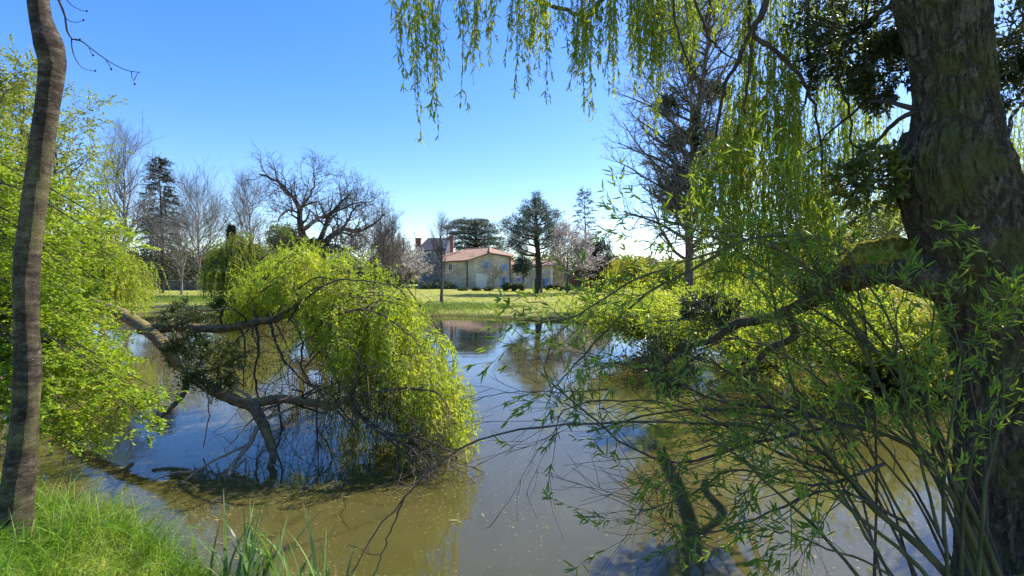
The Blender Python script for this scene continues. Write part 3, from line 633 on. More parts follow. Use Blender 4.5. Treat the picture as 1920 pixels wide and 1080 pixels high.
conifer('narrow dark cypress tip between willow and upswept bare tree', 436, 52, 428, 20, 43, 'cypress_tree', dens=1.4, needle=0.30, per=50, droop=0.12, shape=0.5, low=0.05)

def clumps(g, C, r, n, ln, wd, flat=1.0, radial=0.7):
    """leaf clusters round centres C"""
    m = len(C); r = np.broadcast_to(r, (m,)); idx = np.repeat(np.arange(m), n)
    d = unit(rng.normal(size=(m * n, 3))); u = rng.random(m * n) ** 0.5
    off = d * (u * r[idx])[:, None] * np.array([1, 1, flat])
    g.leaves(C[idx] + off, d * radial + rng.normal(size=d.shape) * 0.5, rng.normal(size=d.shape), ln * rng.uniform(0.6, 1.3, m * n), wd * rng.uniform(0.7, 1.2, m * n))

def pine():
    global rng; rng = np.random.default_rng(51)
    Y = 62; b = base_of(1010, Y); root = thing('pine_tree', 'big dark pine with a bare lower trunk in front of the houses', 'tree', tuple(b), 'conifers')
    g = Geo(); P, R = limb(g, [b, W(1010, 500, Y), W(1007, 450, Y), W(1005, 410, Y), W(1003, 378, Y)], 0.48, 0.08, 16, 12)
    targets = [(950, 428, 0), (945, 440, 3), (965, 415, -2), (962, 455, 2), (980, 400, 1), (975, 440, -3), (990, 388, 0), (1003, 376, 0), (1020, 392, 1), (1035, 412, -2), (1045, 402, 2), (1050, 430, 0), (1030, 440, -4), (1040, 455, 2),
               (1015, 425, -4), (990, 425, -4), (1000, 445, 4), (970, 470, -3), (985, 410, 3), (1052, 447, 1), (940, 422, 1), (1028, 420, 4), (955, 462, -2), (1022, 402, -3), (996, 398, -3), (972, 425, 3), (1010, 385, 2)]
    C = []; BP = []
    for (x, y, dz) in targets:
        t = W(x, y, Y + dz); s = W(1006, min(y + 22, 480), Y); mid = (s + t) / 2 + np.array([0, 0, -0.25])
        Pb = bezier([s, mid, t], 8); BP.append(Pb); g.tubes(Pb[None], np.linspace(0.12, 0.03, 8)[None], 5)
    BP = np.stack(BP); RB = np.tile(np.linspace(0.12, 0.03, 8), (len(BP), 1))
    P2, R2 = grow(BP, RB, 9, 0.35, 1.0, 1.25, 0.8, 5, 0.10, 0.15, 0.5, 0.1, rmin=0.015); g.tubes(P2, R2, 4)
    build('trunk', g, M['dark_twig'], root)
    g = Geo(); P3, R3 = grow(P2, R2, 4, 0.3, 1.0, 0.55, 0.7, 4, 0.12, 0.15, 0.5, 0.1, rmin=0.012)
    ends = np.concatenate([P2[:, -1], P3[:, -1], P3[:, 2]])
    clumps(g, ends, 0.30, 9, 0.30, 0.06); build('crown', g, M['pine_leaf'], root)
    g = Geo(); Pl = [path((1008, 505, Y), (1000, 500, Y - 1), (985, 510, Y - 2)), path((1012, 495, Y), (1030, 490, Y + 1), (1040, 495, Y + 2))]
    for q in Pl: limb(g, q, 0.10, 0.03, 8, 5)
    build('dead_branch', g, M['dark_twig'], root)
pine()

def cedar():
    global rng; rng = np.random.default_rng(52)
    Y = 108; b = base_of(893, Y); root = thing('cedar_tree', 'broad flat topped cedar behind the terracotta roof', 'tree', tuple(b), 'conifers')
    g = Geo(); P, R = limb(g, [b, W(893, 480, Y), W(892, 440, Y), W(888, 414, Y)], 0.7, 0.12, 12, 10)
    C = []; BP = []
    for lev, (y, x0, x1) in enumerate(((414, 850, 912), (422, 838, 922), (432, 843, 930), (442, 850, 938), (452, 848, 941), (462, 855, 942), (471, 862, 940))):
        for x in np.linspace(x0, x1, 10):
            for k in range(3):
                t = W(x + rng.normal(0, 3), y + rng.normal(0, 2.0) + abs(x - 890) * 0.10, Y + rng.uniform(-5.5, 5.5)); s = W(892, y + 10, Y)
                if k < 2:
                    Pb = bezier([s, (s + t) / 2 + np.array([0, 0, 0.2]), t], 6); BP.append(Pb)
                C.append(t)
    BP = np.stack(BP); g.tubes(BP, np.tile(np.linspace(0.13, 0.04, 6), (len(BP), 1)), 4)
    build('trunk', g, M['dark_twig'], root)
    g = Geo(); clumps(g, np.array(C), 1.1, 90, 0.42, 0.12, 0.28, 0.5); build('crown', g, M['pine_leaf'], root)
cedar()

def drooping_evergreen():
    global rng; rng = np.random.default_rng(53)
    Y = 66; b = base_of(1112, Y); root = thing('evergreen_tree', 'dark drooping evergreen beside the brown shed', 'tree', tuple(b), 'conifers')
    g = Geo(); P, R = limb(g, [b, W(1114, 500, Y), W(1108, 455, Y)], 0.38, 0.08, 12, 8)
    P1, R1 = grow(P, R, 46, 0.35, 1.0, 3.3, 1.15, 7, -0.03, 0.08, 0.5, 0.1, rmin=0.03); g.tubes(P1, R1, 5)
    build('trunk', g, M['dark_twig'], root)
    g = Geo(); p, T, _ = along(P1, R1, 34, 0.2, 1.0); S = hang(p, rng.uniform(0.5, 1.9, len(p)), npts=5); g.tubes(S, np.full(S.shape[:2], 0.010), 3)
    strand_leaves(g, S, 9, 0.26, 0.07); build('crown', g, M['conifer_leaf'], root)
drooping_evergreen()

def round_tree(label, px, Y, topy, width_px, boty, seed, m, name='leafy_tree', n=2600, ln=0.4, group='leafy background trees', bark='bare_twig', cnum=60, cat='tree', flatb=0.0):
    """tree with a trunk, limbs and a clumpy crown between topy and boty"""
    global rng; rng = np.random.default_rng(seed)
    b = base_of(px, Y); zt = top_z(topy, Y); zb = top_z(boty, Y); H = zt - b[2]; Wm = width_px / F * Y / 2; cz = (zt + zb) / 2; hz = (zt - zb) / 2
    root = thing(name, label, cat, tuple(b), group)
    g = Geo(); P, R = limb(g, [b, b + [0.1, 0, H * 0.3], b + [0, 0.1, H * 0.6], [b[0], b[1], zt - hz * 0.5]], 0.018 * H + 0.04, 0.03, 10, 7)
    d = unit(rng.normal(size=(cnum, 3))); u = rng.random(cnum) ** 0.4 * 0.86
    C = np.array([b[0], b[1], cz]) + d * u[:, None] * np.array([Wm, Wm, hz]) * (1 + 0.15 * rng.normal(size=(cnum, 1)))
    s, _, _ = sample(P, R, rng.uniform(0.3, 0.95, cnum), np.zeros(cnum, int))
    Pb = np.stack([s, s * 0.5 + C * 0.5 - [0, 0, 0.05 * hz], C], 1); g.tubes(Pb, np.tile([0.03, 0.02, 0.01], (cnum, 1)) * (H / 5 + 0.3), 4)
    P2, R2 = grow(Pb, np.tile([0.03, 0.02, 0.01], (cnum, 1)), 5, 0.3, 1.0, Wm * 0.35, 0.7, 5, 0.03, 0.15, 0.6, rmin=0.01); g.tubes(P2, R2, 3)
    build('trunk', g, M[bark], root)
    g = Geo(); clumps(g, C, min(Wm, hz) * 0.38, n // cnum, ln, ln * 0.5, 0.8)
    p, T, _ = along(P2, R2, 8, 0.3, 1.0); g.leaves(p, rng.normal(size=p.shape), rng.normal(size=p.shape), ln * 0.8, ln * 0.4)
    build('crown' if cat == 'tree' else 'foliage', g, M[m], root); return root

round_tree('dark grey green evergreen before the low house, left of the pine trunk', 980, 74, 478, 40, 520, 62, 'pine_leaf', n=3000, ln=0.26, cnum=40, group='conifers')
round_tree('round fresh green tree behind the contorted tree', 537, 92, 418, 66, 500, 61, 'mid_green_leaf', n=9000, ln=0.42, cnum=70)
# hedge and shrubs beyond the stone wall
for i, (px, Y, ty, wd, m, lab) in enumerate((
        (225, 84, 455, 90, 'brown_leaf', 'brown budding tree behind the left end of the stone wall'),
        (275, 86, 470, 80, 'hedge_leaf', 'dark green bush mass behind the wall, left of the fir trunk'),
        (335, 84, 462, 90, 'brown_leaf', 'brownish budding tree behind the wall, right of the fir trunk'),
        (372, 82, 500, 60, 'dark_leaf', 'low dark evergreen bush against the middle of the stone wall'),
        (405, 88, 455, 90, 'brown_leaf', 'yellow brown budding tree behind the right end of the wall'),
        (455, 80, 460, 90, 'hedge_leaf', 'green tree behind the small weeping willow'),
        (520, 84, 470, 90, 'brown_leaf', 'budding tree between weeping willow and contorted tree'),
        (580, 80, 485, 90, 'brown_leaf', 'brownish thicket at the foot of the contorted tree'),
        (640, 82, 478, 80, 'hedge_leaf', 'olive green thicket right of the contorted trunk'),
        (690, 84, 490, 80, 'brown_leaf', 'brown thicket below the left blossom tree'),
        (735, 80, 505, 60, 'hedge_leaf', 'dark hedge tree below the right blossom tree'))):
    round_tree(lab, px, Y, ty, wd, 545, 70 + i, m, n=6500, ln=0.36, cnum=70, group='trees and thicket behind the wall')

def blossom_tree(label, px, Y, topy, width_px, seed, n=16):
    n = n * 2
    bare_tree(label, px, Y, topy, width_px, seed, 'bare_twig', name='blossom_tree', group='trees in white blossom', leafy='blossom', leaf_n=n, leaf_size=0.17, ang=0.7, up=0.05, dens=0.9, trunk_frac=0.5)
blossom_tree('blossom tree with white flowers farthest left, right of the contorted tree', 690, 70, 455, 130, 81, 4)
blossom_tree('blossom tree densely white in front of the slate roofed house', 752, 70, 470, 80, 82, 6)
blossom_tree('blossom tree with pinkish white flowers between the pine and the spruce', 1064, 60, 432, 100, 83, 4)

# right side background
for i, (px, Y, ty, wd, m, lab) in enumerate((
        (1150, 70, 492, 70, 'yellow_leaf', 'small yellow green bush right of the board fence'), (1220, 72, 480, 100, 'hedge_leaf', 'olive hedge bush left behind the ivy clad tree'), (1310, 68, 486, 100, 'tall_leaf', 'pale green hedge bush behind the foot of the ivy clad tree'),
        (1400, 66, 478, 110, 'hedge_leaf', 'olive hedge bush right behind the ivy clad tree'), (1480, 64, 470, 110, 'yellow_leaf', 'yellow green hedge bush behind the willow curtain'), (1580, 60, 462, 130, 'tall_leaf', 'light green hedge bush far behind the mossy limb'), (1700, 60, 455, 140, 'hedge_leaf', 'olive hedge tree far behind the big trunk'))):
    round_tree(lab, px, Y, ty, wd, 548, 500 + i, m, n=6000, ln=0.30, cnum=60, group='hedge bushes at the right end of the meadow')
for i, (px, Y, ty, wd, by, m, lab, n, ln) in enumerate((
        (1185, 60, 480, 110, 545, 'yellow_leaf', 'yellow green bush right of the drooping evergreen', 6000, 0.25),
        (1265, 55, 488, 120, 550, 'tall_leaf', 'light green bush low behind the arching willow stems', 6000, 0.25),
        (1360, 52, 470, 130, 555, 'tall_leaf', 'light green bush left of the ivy clad bare tree foot', 6000, 0.25),
        (1460, 46, 440, 150, 560, 'yellow_leaf', 'yellow green tree behind the hanging willow curtain', 8000, 0.22),
        (1570, 30, 380, 190, 560, 'hedge_leaf', 'dark green shrub tree left of the mossy limb', 12000, 0.13),
        (1660, 34, 330, 190, 560, 'yellow_leaf', 'bright yellow green tree between mossy limb and trunk', 12000, 0.16),
        (1800, 30, 300, 260, 600, 'tall_leaf', 'light green tree behind the big willow trunk', 9000, 0.18),
        (1950, 26, 210, 240, 620, 'tall_leaf', 'fresh green tree at the right edge behind the trunk', 12000, 0.16),
        (1560, 20, 440, 280, 620, 'yellow_leaf', 'yellow green bush filling the gap under the willow curtain', 14000, 0.11),
        (1400, 22, 520, 220, 610, 'tall_leaf', 'light green bush at the far right bank below the willow curtain', 12000, 0.11),
        (1720, 16, 560, 220, 740, 'yellow_leaf', 'sunlit yellow green bush low on the right bank beside the trunk', 9000, 0.09))):
    round_tree(lab, px, Y, ty, wd, by, 90 + i, m, n=n, ln=ln, cnum=80, group='light leaved trees on the right')
bare_tree('dark brown leafless tree seen through the willow curtain', 1500, 44, 330, 130, 28, 'dark_twig', dens=0.9)

def ivy_tree():
    global rng; rng = np.random.default_rng(101)
    Y = 34; px = 1292; b = base_of(px, Y)
    root = thing('mistletoe_laden_tree', 'tall budding tree with dark clumps of mistletoe and ivy right of centre', 'tree', tuple(b))
    g = Geo(); P, R = limb(g, [b, W(px, 450, Y), W(px + 5, 330, Y), W(px + 20, 200, Y), W(px + 35, 80, Y), W(px + 40, 10, Y)], 0.30, 0.07, 18, 10, 0.05)
    P1, R1 = grow(P, R, 84, 0.14, 0.98, 7.2, 1.0, 10, 0.06, 0.14, 0.5, 0.25, rmin=0.03, bias=(-0.4, 0, 0)); g.tubes(P1, R1, 6)
    P2, R2 = grow(P1, R1, 13, 0.2, 1.0, 2.1, 0.75, 7, 0.04, 0.16, 0.6, 0.3, rmin=0.014); g.tubes(P2, R2, 4)
    build('trunk', g, M['bare_twig'], root)
    g = Geo(); P3, R3 = grow(P2, R2, 9, 0.15, 1.0, 0.8, 0.7, 5, 0.06, 0.18, 0.6, 0.2, rmin=0.008); g.tubes(P3, R3, 3)
    build('twigs', g, M['pale_twig'], root)
    g = Geo(); p, T, _ = along(P3, R3, 6, 0.1, 1.0)
    g.leaves(p, T + rng.normal(size=p.shape) * .6, rng.normal(size=p.shape), rng.uniform(0.04, 0.10, len(p)), 0.035); build('buds', g, M['brown_leaf'], root)
    k = 0
    labs = ['upper left', 'high middle', 'left middle', 'central', 'large lower', 'right', 'lower left', 'low']
    for (x, y, r, n) in ((1262, 195, .75, 900), (1330, 180, .9, 1000), (1268, 270, 1.1, 1500), (1320, 260, 1.2, 1600), (1275, 330, 1.35, 2400), (1360, 270, 1.2, 1500), (1262, 385, 1.0, 1200), (1345, 170, .7, 800)):
        g = Geo(); c = W(x, y, Y + rng.uniform(-1, 1)); C = c + rng.normal(size=(9, 3)) * r * np.array([.45, .45, .6])
        clumps(g, C, r * 0.6, n // 6, 0.18, 0.08)
        d = unit(rng.normal(size=(60, 3))); Pt = np.stack([c + d * q * r for q in (0, .3, .6, .9)], 1); g.tubes(Pt, np.full((60, 4), 0.012), 3)
        build('ivy_clump', g, M['dark_leaf'], root)
ivy_tree()

# ================================================================== weeping willows on the far bank
def weeping(label, px, Y, topy, width_px, boty, seed, m, dens=1.0, ln=0.16, wd=0.035, per=22, trunk_py=None, group='weeping willows', sr=0.006, limbs=22, trunk_r=0.22):
    global rng; rng = np.random.default_rng(seed)
    b = base_of(px, Y); zt = top_z(topy, Y); zb = top_z(boty, Y); Wm = width_px / F * Y / 2; H = zt - b[2]
    root = thing('weeping_willow', label, 'tree', tuple(b), group)
    g = Geo(); P, R = limb(g, [b, b + [0.15, 0, H * 0.25], b + [-0.1, 0, H * 0.5]], trunk_r, trunk_r * 0.7, 8, 9)
    L = []
    for i in range(limbs):
        a = rng.uniform(0, 6.28); rr = Wm * rng.uniform(0.35, 1.0); s = P[0, -1 - rng.integers(0, 4)]
        topz = zt - (rr / Wm) ** 2 * (H * 0.35) - rng.uniform(0, 0.08) * H
        e = np.array([b[0] + rr * math.cos(a), b[1] + rr * math.sin(a), topz - 0.10 * H])
        mid = np.array([b[0] + rr * .55 * math.cos(a), b[1] + rr * .55 * math.sin(a), topz])
        L.append(bezier([s, (s + mid) / 2 + [0, 0, .1 * H], mid, e], 10))
    L = np.stack(L); RL = np.tile(np.linspace(trunk_r * 0.35, 0.02, 10), (limbs, 1)); g.tubes(L, RL, 5)
    P2, R2 = grow(L, RL, 6, 0.3, 1.0, Wm * 0.35, 0.7, 6, 0.0, 0.15, 0.5, rmin=0.012); g.tubes(P2, R2, 4)
    build('trunk', g, M['dark_twig'], root)
    g = Geo(); p, T, _ = along(np.concatenate([bezier(q, 10)[None] for q in P2]), np.zeros((len(P2), 10)), int(7 * dens), 0.2, 1.0)
    ln_s = np.clip((p[:, 2] - zb) * rng.uniform(0.35, 1.05, len(p)), 0.3, None)
    S = hang(p, ln_s, npts=8, arch=0.3); g.tubes(S, np.full(S.shape[:2], sr), 3)
    build('hanging_shoots', g, M['willow_shoot'], root)
    g = Geo(); strand_leaves(g, S, per, ln, wd); build('foliage', g, M[m], root)
    return root
weeping('small weeping willow leaning over the far left corner of the pond', 458, 33, 440, 165, 560, 111, 'willow_leaf', 1.4, 0.20, 0.05, 14)
weeping('broad yellow green weeping willow on the left bank behind the slim trunk', 150, 21, 410, 230, 600, 112, 'mound_leaf', 1.5, 0.15, 0.035, 16, sr=0.004, limbs=30)
round_tree('low dark bush under the small weeping willow at the water', 505, 33, 540, 110, 592, 113, 'hedge_leaf', name='waterside_bush', n=5000, ln=0.2, cat='bush', group='bushes at the far waterline')
round_tree('small pale arching bush at the waterline left of the willow trunk', 420, 32, 556, 46, 590, 114, 'mid_green_leaf', name='waterside_bush', n=3000, ln=0.14, cat='bush', group='bushes at the far waterline')

# ================================================================== left bank leafy trees
def tall_leafy(label, px, Y, topy, width_px, seed, m='tall_leaf', n=10, ls=0.11, dens=1.0, lean=0.0, low=0.2):
    global rng; rng = np.random.default_rng(seed)
    b = base_of(px, Y); H = (top_z(topy, Y) - b[2]) * 0.92; Wm = width_px / F * Y
    root = thing('leafy_tree', label, 'tree', tuple(b), 'sparsely leaved trees on the left bank')
    nn = 12; t = np.linspace(0, 1, nn); P = b + np.stack([lean * t * H, 0 * t, t * H * 0.92], 1) + rng.normal(size=(nn, 3)) * 0.008 * H * t[:, None]
    R = (0.012 * H + 0.03) * (1 - t * 0.88)
    g = Geo(); g.tubes(P[None], R[None], 10)
    P1, R1 = grow(P[None], R[None], int(26 * dens), low, 0.98, Wm * 0.6, 0.7, 8, 0.06, 0.12, 0.5, 0.5, rmin=0.012)
    P2, R2 = grow(P1, R1, 8, 0.2, 1.0, Wm * 0.22, 0.7, 6, 0.02, 0.14, 0.6, 0.3, rmin=0.007)
    g.tubes(P1, R1, 5); g.tubes(P2, R2, 4); build('trunk', g, M['bare_twig'], root)
    P3, R3 = grow(P2, R2, 5, 0.15, 1.0, Wm * 0.09, 0.7, 5, 0.0, 0.15, 0.6, 0.2, rmin=0.004)
    g = Geo(); g.tubes(P3, R3, 3); build('twigs', g, M['bare_twig'], root)
    g = Geo(); p, T, _ = along(P3, R3, n, 0.1, 1.0)
    g.leaves(p, T + rng.normal(size=p.shape) * 0.7 - [0, 0, .2], rng.normal(size=p.shape) + [0, 0, .5], ls * rng.uniform(.5, 1.2, len(p)), ls * 0.5)
    build('crown', g, M[m], root)
tall_leafy('tallest sparsely leaved tree at the left edge behind the slim trunk', -10, 15, 20, 260, 121, n=13, ls=0.10, low=0.1, dens=1.3)
tall_leafy('sparsely leaved tree filling the gap right of the slim trunk', 110, 22, 150, 290, 122, n=9, ls=0.13, low=0.1, dens=1.3)
tall_leafy('second airy leaved tree standing behind the slim trunk', 55, 18, 110, 240, 125, n=10, ls=0.11, low=0.15, dens=1.2)
tall_leafy('yellow green budding tree in front of the tall bare tree', 190, 30, 290, 150, 123, n=6, ls=0.13, low=0.1)
tall_leafy('leafy tree low at the far left edge of the picture', -60, 11, 230, 320, 124, 'elm_leaf', n=9, ls=0.08, low=0.1)

def elm():
    """low spreading tree whose layered leafy sprays reach out over the water"""
    global rng; rng = np.random.default_rng(131)
    b = np.array([-8.6, 7.4, gz(-8.6, 7.4) - 0.1])
    root = thing('spreading_elm', 'bright green small leaved tree spreading over the water behind the slim trunk', 'tree', tuple(b))
    g = Geo(); P, R = limb(g, [b, b + [0.1, -.1, 1.5], b + [0.0, .1, 3.2], b + [0.2, 0.2, 4.8]], 0.16, 0.05, 14, 10, 0.02)
    tips = []
    for i in range(78):
        px = rng.uniform(20, 255); py = rng.uniform(520, 840) if i < 60 else rng.uniform(400, 560)
        if py > 700: px = rng.uniform(10, 300)
        if py < 560: px = min(px, 225)
        Y = rng.uniform(5.6, 9.0) if py < 700 else rng.uniform(5.2, 6.6)
        e = W(px, py, Y); e[2] = max(e[2], 0.12)
        s = P[0, min(13, max(1, int((e[2] + 1.0) / 5.6 * 13)))]
        mid = (s + e) / 2 + [0, 0, 0.25 + rng.uniform(0, .3)]
        tips.append(bezier([s, mid, e], 12))
    L = np.stack(tips); RL = np.tile(np.linspace(0.022, 0.004, 12), (len(L), 1)); g.tubes(L, RL, 5)
    build('trunk', g, M['brown_stem'], root)
    P2, R2 = grow(L, RL, 12, 0.35, 1.0, 0.62, 0.75, 7, -0.03, 0.08, 0.5, 0.2, flat=0.93, rmin=0.0025)
    P3, R3 = grow(P2, R2, 6, 0.15, 1.0, 0.24, 0.8, 5, -0.03, 0.08, 0.6, 0.2, flat=0.93, rmin=0.0018)
    g = Geo(); g.tubes(P2, R2, 4); g.tubes(P3, R3, 3); build('twigs', g, M['brown_stem'], root)
    g = Geo()
    for Pq, Rq, n in ((P3, R3, 10), (P2, R2, 9), ):
        p, T, _ = along(Pq, Rq, n, 0.05, 1.0); d = rng.normal(size=p.shape); d[:, 2] *= 0.25
        g.leaves(p, T * 0.7 + unit(d), np.array([0, 0, 1.]) + rng.normal(size=p.shape) * 0.42, 0.058 * rng.uniform(.4, 1.25, len(p)), 0.034, 0.1)
    build('foliage', g, M['elm_leaf'], root)
elm()

# ================================================================== fallen willow in the middle of the pond
def fallen_willow():
    global rng; rng = np.random.default_rng(141)
    root = thing('fallen_willow', 'fallen willow lying across the pond with a bright mound of foliage', 'tree', tuple(W(170, 560, 12.5)))
    g = Geo(); main = []
    P, R = limb(g, path((95, 560, 14), (185, 572, 12), (245, 598, 10.6), (290, 630, 9.6), (335, 678, 8.8), (385, 722, 8.2), (440, 750, 7.8), (478, 762, 7.5)), 0.135, 0.075, 60, 16, 0.0)
    for o_ in (0,):
        pass
    build('trunk', g, M['fallen_bark'], root, True)
    def br(name, m, r0, r1, pts, n=26, k=9, rough=0.008):
        g = Geo(); P, R = limb(g, path(*pts), r0, r1, n, k, rough); build(name, g, M[m], root, True); main.append((P, R))
    br('limb', 'fallen_bark', 0.095, 0.04, ((262, 618, 10.0), (330, 614, 9.8), (420, 616, 9.5), (480, 604, 9.3), (528, 594, 9.1), (560, 572, 9.0), (592, 545, 8.9), (606, 528, 8.9)), 40, 12)
    br('limb', 'fallen_bark', 0.075, 0.035, ((470, 758, 7.6), (520, 748, 7.5), (570, 752, 7.4), (620, 762, 7.3), (650, 752, 7.3), (700, 765, 7.2)))
    br('limb', 'fallen_bark', 0.085, 0.040, ((474, 760, 7.5), (492, 792, 7.3), (503, 820, 7.1), (512, 850, 6.95), (505, 880, 6.85)))
    br('broken_branch', 'dead_wood', 0.036, 0.022, ((482, 800, 7.2), (468, 832, 7.0), (446, 860, 6.8), (430, 885, 6.6), (426, 925, 6.4)))
    br('broken_branch', 'dead_wood', 0.026, 0.018, ((482, 760, 7.5), (462, 740, 7.5), (444, 728, 7.5), (443, 712, 7.5)))
    br('dead_branch', 'dead_wood', 0.020, 0.006, ((470, 830, 7.0), (430, 850, 6.8), (390, 870, 6.6), (345, 900, 6.4), (290, 915, 6.3)))
    br('dead_branch', 'dead_wood', 0.016, 0.005, ((360, 886, 6.5), (330, 886, 6.5), (290, 900, 6.4), (250, 922, 6.3), (235, 935, 6.2)))
    br('dead_branch', 'dead_wood', 0.020, 0.006, ((460, 860, 6.8), (430, 885, 6.6), (400, 905, 6.5), (375, 935, 6.3), (350, 965, 6.2)))
    br('yellow_branch', 'straw', 0.022, 0.014, ((498, 785, 7.3), (540, 768, 7.4), (570, 758, 7.6), (604, 744, 7.8)))
    br('dead_branch', 'dead_wood', 0.018, 0.008, ((300, 640, 9.4), (330, 655, 9.0), (352, 702, 8.2), (385, 732, 7.8), (392, 780, 7.6), (380, 840, 7.4)))
    br('dead_branch', 'dead_wood', 0.014, 0.008, ((285, 577, 10.5), (330, 573, 10.3), (360, 578, 10.2), (378, 571, 10.0)))
    br('limb', 'fallen_bark', 0.06, 0.02, ((350, 690, 8.6), (345, 735, 8.4), (315, 770, 8.0), (285, 800, 7.6)))
    br('limb', 'dark_twig', 0.035, 0.010, ((245, 735, 8.6), (222, 765, 8.0), (200, 790, 7.6)))
    # limbs inside the mound
    for q in (((560, 572, 9.0), (600, 600, 8.6), (640, 640, 8.2), (680, 700, 7.8), (690, 720, 7.6)),
              ((600, 535, 8.9), (660, 510, 8.8), (730, 530, 8.6), (790, 590, 8.4)),
              ((560, 572, 9.0), (545, 500, 9.4), (560, 470, 9.6), (620, 465, 9.6), (700, 500, 9.4)),
              ((480, 600, 9.3), (470, 540, 9.8), (480, 500, 10.2), (505, 470, 10.4)),
              ((650, 752, 7.3), (700, 735, 7.3), (760, 730, 7.2), (815, 738, 7.2), (838, 760, 7.2)),
              ((650, 752, 7.3), (700, 800, 7.1), (745, 830, 7.0), (790, 840, 6.9), (815, 870, 6.8)),
              ((690, 765, 7.2), (740, 790, 7.0), (790, 850, 6.8), (800, 905, 6.6)),
              ((505, 600, 9.2), (520, 650, 8.7), (545, 690, 8.2), (600, 740, 8.0)),
              ((540, 590, 9.0), (565, 630, 8.9), (570, 700, 8.6), (610, 740, 8.4)),
              ((480, 605, 9.3), (484, 650, 9.0), (480, 720, 8.8), (500, 790, 8.4)),
              ((600, 540, 8.9), (680, 560, 8.4), (750, 620, 7.9), (820, 690, 7.6)),
              ((640, 510, 9.0), (720, 500, 9.6), (780, 560, 9.6), (830, 630, 9.4))):
        br('bough', 'brown_stem', 0.028, 0.009, q, 18, 6, 0.02)
    nb_main = len(main)
    for q in (((510, 598, 8.9), (560, 570, 8.2), (600, 540, 7.7), (640, 524, 7.4), (690, 526, 7.3), (738, 532, 7.2)),
              ((596, 585, 8.0), (640, 636, 7.4), (672, 668, 7.2), (690, 715, 7.1)),
              ((650, 752, 7.2), (690, 738, 6.9), (760, 728, 6.8), (815, 736, 6.8), (838, 760, 6.8), (840, 790, 6.8)),
              ((660, 770, 7.1), (700, 800, 6.8), (760, 835, 6.6), (800, 870, 6.5), (815, 900, 6.45)),
              ((700, 800, 6.8), (760, 850, 6.6), (790, 880, 6.5), (803, 912, 6.4)),
              ((690, 790, 6.9), (740, 815, 6.7), (800, 825, 6.6), (850, 850, 6.5), (862, 880, 6.5)),
              ((600, 600, 8.0), (680, 580, 7.4), (745, 610, 7.0), (790, 650, 6.9))):
        br('bough', 'brown_stem', 0.020, 0.007, q, 18, 6, 0.015)
    front = np.stack([bezier(p[0], 14) for p, r in main[nb_main:]]); g = Geo()
    F1, G1 = grow(front, np.tile(np.linspace(0.012, 0.005, 14), (len(front), 1)), 14, 0.2, 1.0, 0.75, 0.9, 8, -0.05, 0.2, 0.5, 0.1, rmin=0.004); F1[:, :, 2] = np.maximum(F1[:, :, 2], -0.05)
    F2, G2 = grow(F1, G1, 3, 0.2, 1.0, 0.3, 0.8, 5, -0.03, 0.2, 0.6, rmin=0.0028); g.tubes(F1, G1, 4); g.tubes(F2, G2, 3); build('dead_twigs', g, M['pale_stem'], root)
    B = np.stack([bezier(p[0], 14) for p, r in main]); RB = np.stack([np.interp(np.linspace(0, 1, 14), np.linspace(0, 1, p.shape[1]), r[0]) for p, r in main])
    # tangle of bare twigs sagging towards the water, under the mound
    sel = [0, 1, 14, 16, 18, 19, 20, 21, 22]
    sel = [i for i in sel if i < len(B)]
    g = Geo()
    T1, Q1 = grow(B[sel], RB[sel], 20, 0.2, 1.0, 1.3, 1.0, 9, -0.09, 0.22, 0.3, 0.1, rmin=0.006)
    T1[:, :, 2] = np.maximum(T1[:, :, 2], -0.15)
    T2, Q2 = grow(T1, Q1, 5, 0.2, 1.0, 0.5, 0.8, 6, -0.08, 0.2, 0.5, 0.1, rmin=0.0035)
    k = T2[:, -1, 2] > -0.3; g.tubes(T1, Q1, 5); g.tubes(T2[k], Q2[k], 3)
    build('twig_tangle', g, M['brown_stem'], root)
    # pale brown twigs of the right half, reaching the water
    m = 420; px = rng.uniform(600, 850, m); top = np.interp(px, (600, 700, 800, 850), (700, 720, 740, 780)) + rng.uniform(-30, 60, m); Yd = rng.uniform(6.8, 7.9, m)
    p = W(px, top, Yd); S = hang(p, rng.uniform(0.3, 0.9, m), out=rng.normal(size=(m, 3)) * np.array([1.0, .8, .3]), npts=8, sway=0.28)
    S[:, :, 2] = np.maximum(S[:, :, 2], -0.05); g = Geo(); g.tubes(S, np.tile(np.linspace(0.006, 0.0025, 8), (m, 1)), 4)
    build('twigs', g, M['willow_shoot'], root)
    # the mound: shoots hanging from an arched roof of boughs
    for part, (x0, x1, y0, y1, m) in enumerate(((430, 560, 9.4, 11.2, 560), (540, 660, 8.0, 10.6, 680), (620, 760, 7.2, 10.0, 860), (720, 868, 6.9, 9.4, 760))):
        K = m // 17; kx = rng.uniform(x0, x1, K); kY = rng.uniform(y0, y1, K); ku = rng.random(K) ** 0.9
        ktp = np.interp(kx, (430, 460, 510, 560, 620, 680, 720, 780, 830, 868), (600, 545, 492, 470, 482, 512, 520, 575, 640, 720))
        kbt = np.interp(kx, (430, 500, 560, 620, 680, 740, 800, 868), (585, 572, 590, 680, 745, 790, 820, 850))
        ks = ktp + ku * (kbt - ktp) * 0.82 + rng.normal(0, 9, K); kl = rng.uniform(0.55, 1.15, K)
        ci = rng.integers(0, K, m); px = kx[ci] + rng.normal(0, 11, m); Yd = kY[ci] + rng.normal(0, 0.12, m); start = ks[ci] + rng.normal(0, 5, m) + np.abs(px - kx[ci]) * 0.5
        bt = kbt[ci]
